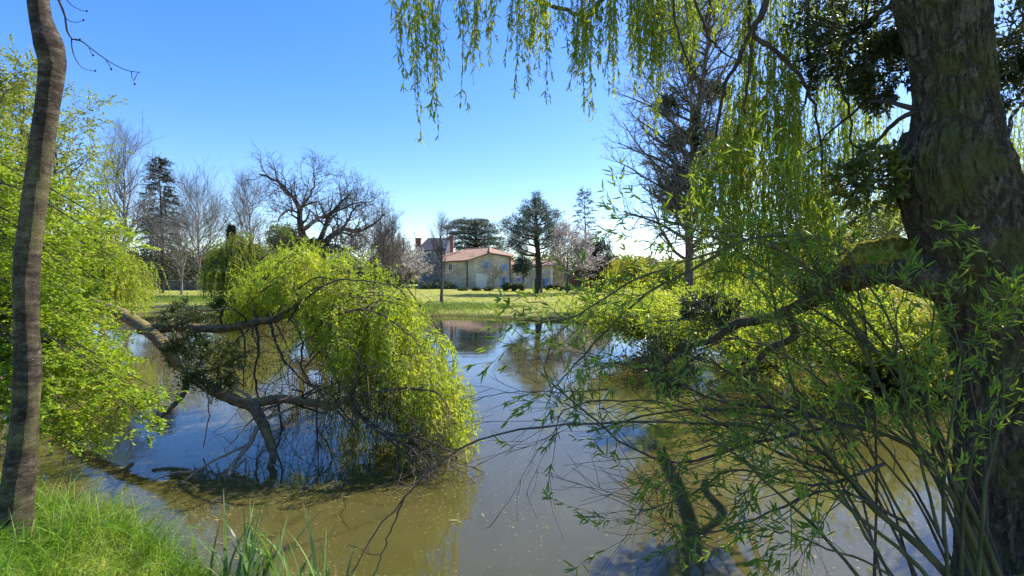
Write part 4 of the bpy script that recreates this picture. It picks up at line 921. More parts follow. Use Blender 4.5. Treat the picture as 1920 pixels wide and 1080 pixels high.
        # the twig each spray hangs from
        e = W(kx, ks, kY); q0 = e + np.stack([rng.uniform(-.7, -.1, K), rng.uniform(0, .6, K), rng.uniform(-.5, -.1, K)], 1); TW = np.stack([bezier([q_, (q_ + e_) / 2 + [0, 0, .12], e_, e_ + [.12, 0, -.04]], 9) for q_, e_ in zip(q0, e)])
        gt = Geo(); gt.tubes(TW, np.tile(np.linspace(0.014, 0.004, 9), (K, 1)), 5); build('bough', gt, M['brown_stem'], root)
        p = W(px, start, Yd); hmax = p[:, 2] - W(px, bt, Yd)[:, 2]
        L = np.clip(rng.uniform(0.5, 1.1, m) * kl[ci], None, np.maximum(hmax, 0.25) * 1.15)
        S = hang(p, L, npts=8, sway=0.17, arch=0.9); S[:, :, 2] = np.maximum(S[:, :, 2], 0.0)
        g = Geo(); g.tubes(S, np.tile(np.linspace(0.0035, 0.0015, 8), (m, 1)), 3); build('shoots', g, M['willow_shoot'], root)
        g = Geo(); strand_leaves(g, S, 36, 0.105, 0.022, spread=0.8); build('foliage', g, M['mound_leaf'], root)
    # upright young shoots on top
    m = 200; px = rng.uniform(430, 800, m); tp = np.interp(px, (430, 560, 700, 800), (560, 480, 520, 610)); Yd = rng.uniform(8, 10, m); p = W(px, tp + 15, Yd)
    P5 = np.stack([p + np.array([0, 0, 1]) * 0.14 * k + rng.normal(size=(m, 3)) * 0.03 * k for k in range(4)], 1); g = Geo(); g.tubes(P5, np.full((m, 4), 0.003), 3)
    strand_leaves(g, P5, 40, 0.08, 0.014); build('foliage', g, M['mound_leaf'], root)
fallen_willow()

def mistletoe(label, px, py, Y, r, n, seed, ls=0.05, m='mistletoe_leaf', squash=0.9, name='mistletoe', cat='mistletoe', group='mistletoe clumps', wdr=0.30):
    global rng; rng = np.random.default_rng(seed)
    c = W(px, py, Y); root = thing(name, label, cat, tuple(c), group)
    k = 22; d = unit(rng.normal(size=(k, 3)) * [1, 1, .8]); P = np.stack([c + d * r * t * np.array([1, 1, squash]) for t in (0, .25, .5, .75)], 1); R = np.full((k, 4), 0.006 * r / 0.4)
    g = Geo(); g.tubes(P, R, 4); P2, R2 = grow(P, R, 7, 0.3, 1.0, r * 0.5, 0.6, 4, 0, 0.14, 0.8, rmin=0.003); P3, R3 = grow(P2, R2, 4, 0.4, 1.0, r * 0.25, 0.55, 3, 0, 0.1, 0.8, rmin=0.002)
    g.tubes(P2, R2, 4); g.tubes(P3, R3, 3); build('stems', g, M['green_stem'], root)
    g = Geo(); e = np.concatenate([P3[:, -1], P3[:, 1], P2[:, -1]]); T = np.concatenate([unit(P3[:, -1] - P3[:, 0]), unit(P3[:, -1] - P3[:, 0]), unit(P2[:, -1] - P2[:, 0])])
    q = np.repeat(e, n, 0); T = np.repeat(T, n, 0)
    g.leaves(q, T + rng.normal(size=q.shape) * 0.55, rng.normal(size=q.shape), ls * rng.uniform(.6, 1.2, len(q)), ls * wdr, 0.1, True, 0.05)
    build('foliage', g, M[m], root)
mistletoe('olive mistletoe ball growing on the fallen trunk above the stub', 408, 690, 8.2, 0.45, 2, 151, 0.06)
mistletoe('smaller mistletoe behind the fallen trunk, left of the ball', 352, 655, 9.2, 0.34, 2, 152, 0.06)
mistletoe('light green mistletoe above the left end of the fallen limb', 345, 597, 10.0, 0.36, 2, 153, 0.06)

# ================================================================== slim tree at the left
def slim_tree():
    global rng; rng = np.random.default_rng(161)
    Y = 3.9
    pts = [(5, 1060), (22, 1000), (35, 900), (47, 780), (52, 690), (50, 600), (50, 500), (62, 400), (76, 290), (88, 200), (97, 130), (92, 85), (76, 30), (68, -30), (60, -150), (40, -320)]
    wpx = [170, 96, 72, 62, 60, 57, 59, 57, 56, 54, 60, 68, 52, 46, 44, 36]
    P = bezier([W(a, c, Y) for a, c in pts], 260); R = np.interp(np.linspace(0, 1, 260), np.linspace(0, 1, len(pts)), np.array(wpx) / F * Y / 2 * 0.66)
    root = thing('slim_tree', 'slim smooth barked tree trunk standing in the grass at the left', 'tree', tuple(P[0]))
    g = Geo(); k = 48; a = np.arange(k) * 2 * np.pi / k
    T = unit(np.gradient(P, axis=0)); U = unit(np.cross(T, [0, 1, 0.])); V = np.cross(T, U)
    ring = []
    for i in range(260):
        rr = []
        for j in range(k):
            q = Vector((math.cos(a[j]) * 1.1, math.sin(a[j]) * 1.1, i * 0.055))
            rr.append(R[i] * (1 + 0.07 * mnoise.noise(q) + 0.035 * mnoise.noise(Vector((q.x * 3, q.y * 3, q.z * 1.5)) + Vector((3, 1, 0))) + 0.006 * mnoise.noise(Vector((q.x * 3, q.y * 3, q.z * 14))) + 0.02 * mnoise.noise(q * 9)))
        ring.append(P[i] + np.array(rr)[:, None] * (np.cos(a)[:, None] * U[i] + np.sin(a)[:, None] * V[i]))
    v = np.array(ring); vid = np.arange(260 * k).reshape(260, k); q = np.stack([vid[:-1], np.roll(vid[:-1], -1, 1), np.roll(vid[1:], -1, 1), vid[1:]], -1)
    g.add(v.reshape(-1, 3), q); build('trunk', g, M['smooth_bark'], root, True)
    g = Geo(); Yb = 3.3
    def tw(r0, r1, *pts): limb(g, path(*[(x, y, Yb) for x, y in pts]), r0 * .65, r1 * .65, 16, 6, 0.002)
    tw(.012, .010, (76, -60), (96, -20), (110, 0))
    tw(.010, .003, (110, 0), (122, 30), (125, 55), (134, 72), (150, 76), (175, 94), (205, 116), (232, 130), (262, 136))
    tw(.006, .002, (134, 73), (135, 90), (144, 115), (160, 130), (178, 133))
    tw(.005, .002, (121, -5), (135, 10), (150, 18), (162, 21)); tw(.004, .002, (125, 36), (140, 42), (156, 38)); tw(.004, .002, (95, 0), (98, -8), (103, -20))
    tw(.004, .002, (167, 90), (171, 98), (174, 103)); tw(.004, .002, (199, 114), (206, 124), (208, 129)); tw(.004, .002, (246, 134), (248, 146), (252, 158)); tw(.004, .0015, (252, 150), (256, 140), (262, 136))
    buds = path(*[(x, y, Yb) for x, y in ((178, 133), (156, 38), (162, 21), (174, 104), (208, 130), (252, 158), (143, 75), (149, 74))])
    for c in buds: g.tubes(np.array([[c - [0, 0, .006], c - [0, 0, .002], c + [.004, 0, .003], c + [.006, 0, .008]]]), np.array([[.001, .0055, .005, .001]]), 6)
    build('branch', g, M['dark_twig'], root)
slim_tree()

# ================================================================== big willow at the right
WY = 3.9
def big_willow():
    global rng; rng = np.random.default_rng(171)
    le = [(1790, 1120), (1802, 980), (1800, 860), (1806, 760), (1800, 680), (1782, 600), (1752, 520), (1720, 440), (1694, 370), (1676, 315), (1682, 275), (1702, 240), (1706, 170), (1690, 90), (1668, 0), (1640, -120), (1600, -300), (1560, -420)]
    ri = [(2110, 1120), (2080, 980), (2060, 860), (2045, 760), (2030, 680), (2010, 600), (1985, 520), (1950, 440), (1920, 370), (1900, 315), (1886, 275), (1876, 240), (1862, 170), (1852, 90), (1842, 0), (1800, -120), (1745, -300), (1690, -420)]
    n = 330; k = 180
    Lc = bezier(path(*[(x, y, WY) for x, y in le]), n); Rc = bezier(path(*[(x, y, WY) for x, y in ri]), n)
    P = (Lc + Rc) / 2 + np.array([-0.02, 0, 0]); R = np.linalg.norm(Rc - Lc, axis=1) / 2 * 0.80
    P[:, 1] += 0.05 * np.sin(np.linspace(0, 6, n))
    root = thing('willow_tree', 'massive mossy willow trunk with furrowed bark filling the right edge', 'tree', tuple(P[0]))
    T = unit(np.gradient(P, axis=0)); U = unit(np.cross(T, [0, 1, 0.])); V = np.cross(T, U); a = np.arange(k) * 2 * np.pi / k
    arc = np.concatenate([[0], np.cumsum(np.linalg.norm(np.diff(P, axis=0), axis=1))])
    v = np.zeros((n, k, 3))
    for i in range(n):
        for j in range(k):
            ca, sa = math.cos(a[j]), math.sin(a[j]); z = arc[i]
            q = Vector((ca * 0.45, sa * 0.45, z)); wq = mnoise.noise(q * 2.2) * 0.25
            big = 0.05 * mnoise.noise(q * 1.6) + 0.03 * mnoise.noise(q * 3.7)
            f1 = 1 - abs(mnoise.noise(Vector((ca * 6.2 + wq * 5, sa * 6.2, z * 4.6 + wq)))) * 2.2
            f2 = 1 - abs(mnoise.noise(Vector((ca * 13, sa * 13 + wq * 8, z * 10)))) * 2.0
            f3 = mnoise.noise(Vector((ca * 24, sa * 24, z * 30)))
            rr = R[i] * (1 + big) - 0.024 * max(0, f1) ** 2 - 0.010 * max(0, f2) ** 2 + 0.004 * f3
            v[i, j] = P[i] + rr * (ca * U[i] + sa * V[i])
    g = Geo(); vid = np.arange(n * k).reshape(n, k); q = np.stack([vid[:-1], np.roll(vid[:-1], -1, 1), np.roll(vid[1:], -1, 1), vid[1:]], -1)
    g.add(v.reshape(-1, 3), q); build('trunk', g, M['willow_bark'], root, False)
    # mossy limb to the left and the crooked dark limb down to the water
    def blob_tube(name, m, pts, rad, n=70, k=48, amp=0.12, fr=5.0):
        P = bezier(path(*pts), n); R = np.interp(np.linspace(0, 1, n), np.linspace(0, 1, len(rad)), rad)
        T = unit(np.gradient(P, axis=0)); U = unit(np.cross(T, [0.1, 1, 0.1])); V = np.cross(T, U); a = np.arange(k) * 2 * np.pi / k
        v = np.zeros((n, k, 3))
        for i in range(n):
            for j in range(k):
                d = math.cos(a[j]) * U[i] + math.sin(a[j]) * V[i]; q = Vector(P[i] + R[i] * d)
                v[i, j] = P[i] + R[i] * (1 + amp * (mnoise.noise(q * fr) + 0.6 * mnoise.noise(q * fr * 2.7) + 0.4 * mnoise.noise(q * fr * 7))) * d
        g = Geo(); vid = np.arange(n * k).reshape(n, k); q = np.stack([vid[:-1], np.roll(vid[:-1], -1, 1), np.roll(vid[1:], -1, 1), vid[1:]], -1)
        g.add(v.reshape(-1, 3), q); return build(name, g, M[m], root, True), P, R
    blob_tube('limb', 'willow_bark', ((1800, 520, WY + .1), (1740, 512, WY + .15), (1680, 500, WY + .3), (1620, 505, WY + .5), (1560, 530, WY + .9), (1500, 570, WY + 1.5), (1450, 590, WY + 2.1)), (0.26, 0.19, 0.14, 0.125, 0.09, 0.05, 0.035))
    ms, Pm, Rm = blob_tube('moss_cushion', 'moss', ((1752, 486, WY + .08), (1710, 478, WY + .2), (1670, 474, WY + .3), (1620, 482, WY + .45), (1585, 500, WY + .65)), (0.05, 0.105, 0.12, 0.115, 0.05), 60, 60, 0.22, 9.0)
    g = Geo(); m = 9000; ii = rng.integers(1, 59, m); aa = rng.uniform(0, 6.28, m); d = np.stack([np.cos(aa) * 0.3, np.cos(aa), np.abs(np.sin(aa))], 1); d = unit(d)
    g.leaves(Pm[ii] + d * Rm[ii][:, None] * 0.95, d + rng.normal(size=(m, 3)) * 0.6, rng.normal(size=(m, 3)), rng.uniform(0.012, 0.03, m), 0.006); build('moss_tufts', g, M['moss'], root)
    blob_tube('limb', 'willow_bark', ((1640, 515, WY + .4), (1560, 545, WY + 1.2), (1480, 585, WY + 2.5), (1420, 600, WY + 3.5), (1380, 608, WY + 4.2), (1330, 640, WY + 4.8), (1270, 650, WY + 5.4)), (0.09, 0.075, 0.07, 0.075, 0.075, 0.05, 0.03), 70, 20)
    blob_tube('limb', 'willow_bark', ((1480, 590, WY + 2.5), (1490, 630, WY + 2.8), (1440, 655, WY + 3.2), (1415, 690, WY + 3.4), (1413, 730, WY + 3.5)), (0.05, 0.05, 0.045, 0.035, 0.03), 40, 16)
    # hanging boughs
    g = Geo(); PP = []
    def bl(r0, r1, *pts):
        P, R = limb(g, path(*pts), r0, r1, 20, 7, 0.012); PP.append(P); return P
    bl(.035, .012, (1440, -40, 4.8), (1432, 20, 4.8), (1408, 62, 4.8), (1380, 120, 4.9), (1352, 180, 5.0), (1340, 260, 5.1))
    bl(.026, .008, (1409, 62, 4.8), (1425, 75, 4.8), (1470, 110, 4.7), (1510, 160, 4.7), (1530, 220, 4.7), (1545, 330, 4.7))
    bl(.018, .006, (1408, 62, 4.8), (1406, 120, 4.8), (1395, 200, 4.8), (1380, 250, 4.9))
    bl(.022, .008, (1405, -40, 5.2), (1405, 60, 5.2), (1412, 160, 5.2), (1400, 230, 5.2))
    bl(.020, .006, (1515, -40, 5.0), (1512, 80, 5.0), (1520, 150, 5.0), (1498, 230, 5.0), (1490, 300, 5.0))
    bl(.022, .007, (1740, -30, 3.9), (1600, 60, 4.4), (1570, 130, 4.6), (1590, 200, 4.7), (1600, 300, 4.8))
    bl(.024, .006, (1790, 205, 3.85), (1700, 215, 3.95), (1650, 260, 4.3), (1600, 300, 4.7), (1540, 340, 5.0))
    bl(.024, .006, (1790, 215, 3.85), (1700, 200, 3.95), (1640, 190, 4.3), (1580, 230, 4.7), (1500, 300, 5.2))
    bl(.035, .015, (1240, -50, 5.0), (1150, -20, 5.2), (1100, 30, 5.3), (1040, 10, 5.4), (900, -30, 5.4))
    bl(.030, .010, (1850, 320, 4.2), (1880, 290, 4.6), (1900, 215, 5.0), (1930, 185, 5.2))
    bl(.012, .004, (1260, -20, 4.8), (1270, 60, 4.8), (1300, 130, 4.9), (1340, 170, 5.0)); bl(.015, .005, (1290, -30, 5), (1330, 70, 5), (1360, 100, 5), (1390, 120, 5))
    build('bough', g, M['dark_twig'], root)
    # strands
    def spray(label, specs, per=48, ln=0.075, wd=0.0125, m='curtain_leaf'):
        g = Geo(); g2 = Geo()
        for (x, y0, y1, Y, sx, n) in specs:
            n = int(n * (1.0 if x < 1170 else 1.6)); px = rng.normal(x, sx, n); Yd = rng.normal(Y, 0.12, n); p = W(px, y0 + rng.uniform(-12, 12, n), Yd)
            L = (y1 - y0) / F * Y * rng.uniform(0.55, 1.18, n)
            S = hang(p, L, npts=12, sway=0.075, arch=-0.6); S = S + np.sin(np.linspace(0, 3, 12) + rng.uniform(0, 6))[None, :, None] * np.array([0.02, 0, 0])
            g.tubes(S, np.tile(np.linspace(0.003, 0.0013, 12), (n, 1)), 4)
            strand_leaves(g2, S, per, ln, wd, True, 0.0, 0.5)
            # short side shoots
            s2, r2 = grow(S, np.full(S.shape[:2], 0.002), 3, 0.2, 0.9, 0.20, 0.6, 6, -0.3, 0.1, 0.7, rmin=0.0012); g.tubes(s2, r2, 3); strand_leaves(g2, s2, per, ln, wd, True, 0.0, 0.5)
        o = build('hanging_shoots', g, M['willow_shoot'], root); f = build('foliage', g2, M[m], o); f.location = (0, 0, 0)
    spray('', ((748, -60, 165, 4.3, 4, 3), (790, -80, 180, 4.3, 14, 7), (783, -60, 252, 4.3, 5, 4), (830, -20, 190, 4.3, 8, 4), (775, -70, 120, 4.3, 22, 5)), 46)
    spray('', ((875, -60, 120, 4.6, 10, 6), (915, -70, 90, 4.7, 14, 8), (952, -50, 155, 4.6, 6, 4), (975, -60, 80, 4.7, 10, 6)), 46)
    spray('', ((1000, -60, 145, 4.8, 8, 6), (1025, -60, 105, 4.8, 12, 6), (1060, -30, 140, 4.8, 14, 6)), 46)
    spray('', ((1105, -60, 195, 4.7, 9, 9), (1095, 10, 140, 4.7, 16, 7), (1150, -60, 150, 4.8, 12, 5), (1130, -40, 90, 4.9, 20, 8)), 46)
    spray('', ((1180, -60, 125, 5.0, 12, 8), (1225, -60, 200, 5.0, 12, 10), (1215, -20, 120, 5.0, 22, 10), (1265, -60, 130, 5.0, 14, 9)), 46)
    spray('', ((1310, -60, 110, 5.4, 20, 6), (1350, -60, 60, 5.4, 16, 5)), 40)
    spray('', ((1400, 10, 280, 5.2, 10, 8), (1395, 170, 360, 5.1, 12, 12), (1370, 180, 330, 5.1, 12, 8), (1440, 60, 330, 5.0, 16, 14), (1465, 130, 420, 4.9, 16, 16)), 50)
    spray('', ((1350, 250, 520, 5.0, 18, 16), (1325, 300, 430, 5.0, 14, 10), (1390, 320, 560, 5.2, 22, 16)), 50)
    spray('', ((1500, -40, 300, 5.2, 16, 10), (1480, 230, 480, 5.0, 22, 16), (1520, 250, 520, 5.3, 22, 14), (1440, 300, 560, 5.1, 20, 14)), 50)
    spray('', ((1560, 60, 380, 5.6, 20, 12), (1600, 150, 420, 5.8, 24, 12), (1590, -60, 160, 5.4, 30, 12), (1650, 180, 400, 6.2, 24, 10), (1545, 330, 480, 5.0, 16, 10)), 46)
    spray('', ((1900, 200, 420, 7.0, 30, 12), (1880, 330, 520, 7.0, 30, 10), (1440, -80, 80, 5.4, 50, 16), (1540, -80, 90, 5.4, 40, 14)), 40)
big_willow()
def upper_crown():
    global rng; rng = np.random.default_rng(175)
    root = [o for o in bpy.data.objects if o.name == 'willow_tree'][0]
    g = Geo(); P = []
    b = W(1600, -400, WY)
    for i in range(16):
        a = rng.uniform(0, 6.28); r = rng.uniform(1.5, 5.0); e = b + [r * math.cos(a) + 0.8, r * math.sin(a) + 1.2, rng.uniform(0.6, 2.6)]
        P.append(bezier([b - [0, 0, rng.uniform(0, .6)], (b + e) / 2 + [0, 0, 1.0], e], 12))
    P = np.stack(P); R = np.tile(np.linspace(0.13, 0.025, 12), (16, 1)); g.tubes(P, R, 7)
    P2, R2 = grow(P, R, 8, 0.25, 1.0, 1.8, 0.7, 8, 0.03, 0.12, 0.5, rmin=0.008); g.tubes(P2, R2, 5)
    build('limb', g, M['brown_stem'], root)
    p, T, _ = along(P2, R2, 3, 0.1, 1.0); k = p[:, 2] > 1.0 + W(960, 0, 1.0)[2] * 0 + 2.6 + 0.62 * np.abs(p[:, 1]) ; p = p[k]
    L = np.clip(p[:, 2] - (2.9 + 0.60 * np.abs(p[:, 1])), 0.2, 1.6) * rng.uniform(0.4, 1, len(p))
    S = hang(p, L, npts=8, sway=0.08); g = Geo(); g.tubes(S, np.full(S.shape[:2], 0.002), 3); o = build('hanging_shoots', g, M['willow_shoot'], root)
    g = Geo(); strand_leaves(g, S, 34, 0.085, 0.018); q = build('foliage', g, M['curtain_leaf'], o); q.location = (0, 0, 0)
upper_crown()
mistletoe('dark mistletoe hanging left of the trunk at the top of the picture', 1615, 60, 4.6, 0.48, 3, 181, 0.06, 'dark_leaf')
mistletoe('dark mistletoe touching the upper left side of the trunk', 1668, 135, 4.4, 0.30, 3, 182, 0.055, 'dark_leaf')
mistletoe('dark mistletoe right of the trunk near the top corner', 1890, 70, 4.7, 0.50, 3, 183, 0.06, 'dark_leaf')
mistletoe('dark mistletoe right of the trunk below the corner clump', 1905, 155, 4.9, 0.26, 3, 184, 0.05, 'dark_leaf')
mistletoe('large leaved dark mistletoe on the left side of the trunk above the mossy limb', 1640, 340, 4.1, 0.27, 1, 185, 0.07, 'mistletoe_leaf', wdr=0.40)
mistletoe('broad dark evergreen clump left of the mossy limb', 1535, 470, 6.0, 0.62, 4, 186, 0.075, 'mistletoe_leaf', wdr=0.2)
mistletoe('dark mistletoe hanging close to the water under the crooked limb', 1245, 680, 9.0, 0.55, 3, 187, 0.07, 'dark_leaf')
mistletoe('mistletoe among the bushes above the crooked limb', 1335, 580, 9.4, 0.50, 3, 188, 0.07, 'dark_leaf')

# leafy tangle over the right bank, behind the near stems
def side_bush(label, cx, cy_, Y, wpx, hpx, seed, m='willow_leaf', n=150, L=1.3, ln=0.085, wd=0.018, per=34, base=None, group='willow bushes leaning over the right of the pond'):
    global rng; rng = np.random.default_rng(seed)
    bx = W(*(base or (cx + wpx * 0.5, 620, Y))); bx[2] = gz(bx[0], bx[1])
    root = thing('willow_bush', label, 'bush', tuple(bx), group)
    e = W(cx + rng.normal(0, wpx / 2.6, n), cy_ + rng.normal(0, hpx / 2.6, n), Y + rng.normal(0, 0.8, n)); e[:, 2] = np.maximum(e[:, 2], 0.15)
    P = np.stack([bezier([bx + rng.normal(size=3) * 0.2 * [1, 1, 0], (bx + q) / 2 + [0, 0, rng.uniform(0.1, 0.7)], q], 10) for q in e]); R = np.tile(np.linspace(0.016, 0.004, 10), (n, 1))
    g = Geo(); g.tubes(P, R, 4); P2, R2 = grow(P, R, 7, 0.4, 1.0, L * 0.5, 0.7, 7, -0.02, 0.14, 0.5, rmin=0.003); g.tubes(P2, R2, 3); build('stems', g, M['brown_stem'], root)
    g = Geo(); strand_leaves(g, P2, per * 1.3, ln * 1.15, wd * 1.35, False, 0.1, 0.8); build('foliage', g, M[m], root)
side_bush('yellow green willow bush at the far right bank beside the mown lawn', 1180, 585, 17, 170, 55, 191, 'mound_leaf', 160, 1.8, 0.12, 0.03, 16, (1290, 600, 19))
side_bush('green willow bush over the water behind the crooked limb', 1310, 580, 13, 200, 80, 192, 'mound_leaf', 150, 1.6, 0.10, 0.024, 18, (1480, 600, 15.5))
side_bush('leafy willow thicket between crooked limb and big trunk', 1520, 600, 10.5, 240, 120, 193, 'mound_leaf', 200, 1.5, 0.10, 0.022, 18, (1700, 650, 13))
side_bush('sunlit willow bush low behind the trunk on the right bank', 1730, 660, 11, 130, 120, 194, 'yellow_leaf', 150, 1.2, 0.10, 0.024, 22, (1790, 690, 12.5))

# ================================================================== near willow saplings arching over the water
def sapling(label, stems, seed, leaf='near_leaf', side=10, group='young willows in the foreground', per=24, ln=0.076, wd=0.012, Ls=0.42, stem_m='green_stem', t0=0.35, leafy=1.0):
    global rng; rng = np.random.default_rng(seed)
    b = W(*stems[0][2][0]); stems = [(a * (0.72 if a > 0.013 else 0.9), c * .8, q) for a, c, q in stems]; root = thing('young_willow', label, 'young willow', tuple(b), group)
    gS = Geo(); PP = []; RR = []
    for r0, r1, pts in stems:
        P, R = limb(gS, path(*pts), r0, r1, 22, 7, 0.006); PP.append(P[0]); RR.append(R[0])
    build('stems', gS, M[stem_m], root, True)
    P = np.stack(PP); R = np.stack(RR)
    P2, R2 = grow(P, R, side, t0, 1.0, Ls, 0.6, 8, 0.02, 0.10, 0.45, 0.2, rmin=0.0022)
    P3, R3 = grow(P2, R2, 2, 0.3, 0.95, Ls * 0.45, 0.6, 6, 0.02, 0.10, 0.6, 0.2, rmin=0.0016)
    g = Geo(); g.tubes(P2, R2, 5); g.tubes(P3, R3, 4); build('twigs', g, M[stem_m], root)
    if leafy > 0:
        g = Geo(); tips = []
        for Q, S in ((P2, R2), (P3, R3)):
            k = rng.random(len(Q)) < leafy; Q = Q[k]
            if len(Q): strand_leaves(g, Q, per * 1.1, ln, wd * 0.95, True, 0.3, 0.55); tips.append(Q)
        Q = np.concatenate([t[:, -1] for t in tips]); T = np.concatenate([unit(t[:, -1] - t[:, -2]) for t in tips])
        q = np.repeat(Q, 3, 0); T = np.repeat(T, 3, 0)   # last leaves at each tip
        g.leaves(q, T * 0.9 + rng.normal(size=q.shape) * 0.4, rng.normal(size=q.shape), ln * rng.uniform(0.4, 1.2, len(q)), wd, 0.15, True, 0.25)
        build('foliage', g, M[leaf], root)
    return root

sapling('young willow whose long stems arch up to the left across the picture centre', (
    (.020, .004, ((1860, 1130, 2.9), (1800, 900, 3.0), (1720, 740, 3.1), (1640, 660, 3.2), (1540, 590, 3.3), (1430, 500, 3.4), (1330, 440, 3.4), (1230, 410, 3.4), (1170, 405, 3.3))),
    (.016, .004, ((1850, 1130, 3.0), (1760, 830, 3.2), (1660, 650, 3.3), (1560, 540, 3.3), (1480, 480, 3.3), (1370, 440, 3.2), (1200, 420, 3.1))),
    (.014, .004, ((1500, 440, 3.2), (1420, 445, 3.1), (1350, 470, 3.0), (1270, 495, 2.9), (1180, 530, 2.8), (1100, 580, 2.7), (1040, 600, 2.6), (965, 600, 2.5))),
    (.012, .004, ((1350, 475, 3.0), (1290, 510, 3.0), (1200, 560, 2.9), (1080, 680, 2.9), (1030, 740, 2.9))),
    (.012, .003, ((1640, 660, 3.2), (1560, 560, 3.3), (1480, 400, 3.4), (1450, 350, 3.4))),
), 201, side=13, per=20)
sapling('young willow with thick dark stems rising from the bottom right corner', (
    (.030, .008, ((1830, 1150, 2.6), (1740, 1040, 2.7), (1644, 958, 2.8), (1579, 884, 2.9), (1522, 830, 3.0), (1420, 740, 3.1), (1330, 670, 3.2))),
    (.024, .006, ((1880, 1150, 2.7), (1800, 960, 2.8), (1720, 830, 2.9), (1640, 700, 3.1), (1590, 600, 3.2), (1500, 520, 3.3))),
    (.024, .006, ((1900, 1150, 2.8), (1840, 1000, 2.9), (1780, 890, 3.0), (1700, 830, 3.1), (1560, 790, 3.1), (1400, 775, 3.1), (1250, 770, 3.1), (1100, 810, 3.0))),
    (.018, .005, ((1640, 950, 2.8), (1540, 830, 2.9), (1480, 700, 3.0), (1450, 560, 3.1), (1440, 470, 3.2))),
    (.018, .005, ((1780, 1130, 2.5), (1700, 1040, 2.6), (1600, 960, 2.7), (1500, 860, 2.8), (1420, 800, 2.8), (1320, 790, 2.9))),
    (.016, .004, ((1840, 1130, 2.7), (1760, 900, 2.9), (1740, 740, 3.0), (1750, 600, 3.1), (1755, 540, 3.1))),
    (.014, .004, ((1830, 1130, 2.7), (1700, 980, 2.9), (1620, 820, 3.0), (1560, 680, 3.1), (1460, 560, 3.2))),
), 202, side=12, per=17, leafy=0.55)
sapling('leafless dark stems looping over the water in front of the glare', (
    (.016, .004, ((1640, 805, 3.0), (1560, 800, 3.0), (1460, 822, 3.0), (1380, 838, 3.0), (1300, 868, 3.0), (1200, 850, 3.0), (1130, 800, 3.0), (1060, 740, 3.0), (1022, 700, 3.0), (1030, 650, 3.0))),
    (.014, .004, ((1660, 870, 2.9), (1560, 905, 2.9), (1480, 905, 2.9), (1380, 880, 2.9), (1290, 930, 2.9), (1200, 960, 2.9))),
    (.012, .003, ((1600, 800, 3.1), (1480, 770, 3.1), (1340, 750, 3.1), (1240, 700, 3.2), (1150, 680, 3.2), (1080, 700, 3.2))),
    (.010, .003, ((1580, 890, 3.0), (1460, 850, 3.0), (1300, 770, 3.0), (1180, 750, 3.0), (1060, 770, 3.0), (1040, 830, 3.0))),
    (.010, .003, ((1700, 980, 2.8), (1560, 920, 2.8), (1400, 980, 2.8), (1290, 1000, 2.8), (1200, 930, 2.8))),
), 203, side=22, stem_m='brown_stem', leafy=0.10, Ls=0.75, t0=0.05)
sapling('single long bare shoot curving down to the bottom centre', (
    (.008, .003, ((1400, 800, 3.0), (1250, 790, 2.9), (1100, 795, 2.8), (980, 805, 2.7), (880, 832, 2.6), (800, 890, 2.5), (740, 950, 2.4), (690, 1020, 2.3), (650, 1100, 2.2))),
    (.005, .002, ((760, 930, 2.45), (735, 990, 2.4), (715, 1040, 2.35), (690, 1110, 2.3))),
    (.004, .002, ((1140, 730, 3.0), (1060, 735, 2.9), (960, 735, 2.8), (870, 755, 2.8))),
), 204, side=2, stem_m='brown_stem', leafy=0.0, Ls=0.25, t0=0.4)
sapling('leafy young willow in front of the big trunk at the right edge', (
    (.014, .004, ((1830, 1140, 2.6), (1850, 900, 2.7), (1880, 760, 2.8), (1880, 640, 2.9), (1905, 540, 2.9), (1915, 500, 2.9))),
    (.012, .003, ((1800, 1140, 2.7), (1810, 920, 2.8), (1850, 780, 2.9), (1900, 700, 2.9), (1930, 620, 2.9))),
    (.012, .003, ((1780, 1140, 2.6), (1770, 900, 2.7), (1800, 700, 2.8), (1840, 600, 2.8))),
    (.010, .003, ((1760, 1000, 2.8), (1700, 760, 2.9), (1680, 620, 3.0), (1700, 520, 3.0))),
), 205, side=14, per=22, t0=0.2)
sapling('small low willow shoots hanging leaves above the bottom right water', (
    (.010, .003, ((1700, 1120, 2.4), (1620, 1000, 2.5), (1560, 900, 2.6), (1500, 880, 2.6), (1430, 900, 2.6), (1380, 950, 2.6))),
    (.010, .003, ((1640, 1120, 2.4), (1540, 1000, 2.5), (1430, 900, 2.6), (1360, 840, 2.7), (1290, 850, 2.7), (1262, 920, 2.7), (1240, 990, 2.7))),
    (.008, .003, ((1720, 1120, 2.3), (1640, 1060, 2.4), (1560, 1030, 2.4), (1480, 1000, 2.4), (1420, 1010, 2.4))),
), 206, side=10, per=22, Ls=0.3)

# a random fan of thinner stems between the hand placed ones
rng = np.random.default_rng(207)
fan = []
for i in range(15):
    bx = rng.uniform(1640, 1960); ex = rng.uniform(1080, 1760); ey = rng.uniform(430, 860); Y = rng.uniform(2.8, 3.6)
    fan.append((.010, .003, ((bx, 1140, Y - .2), (bx * .7 + ex * .3 + 20, 1000 * .55 + ey * .45, Y), (bx * .35 + ex * .65, ey * .85 + 1000 * .1 - 20, Y), (ex, ey, Y))))
sapling('fan of thin brown stems with narrow leaves left of the big trunk', fan, 208, side=6, per=18, leafy=0.6, t0=0.4, stem_m='brown_stem')

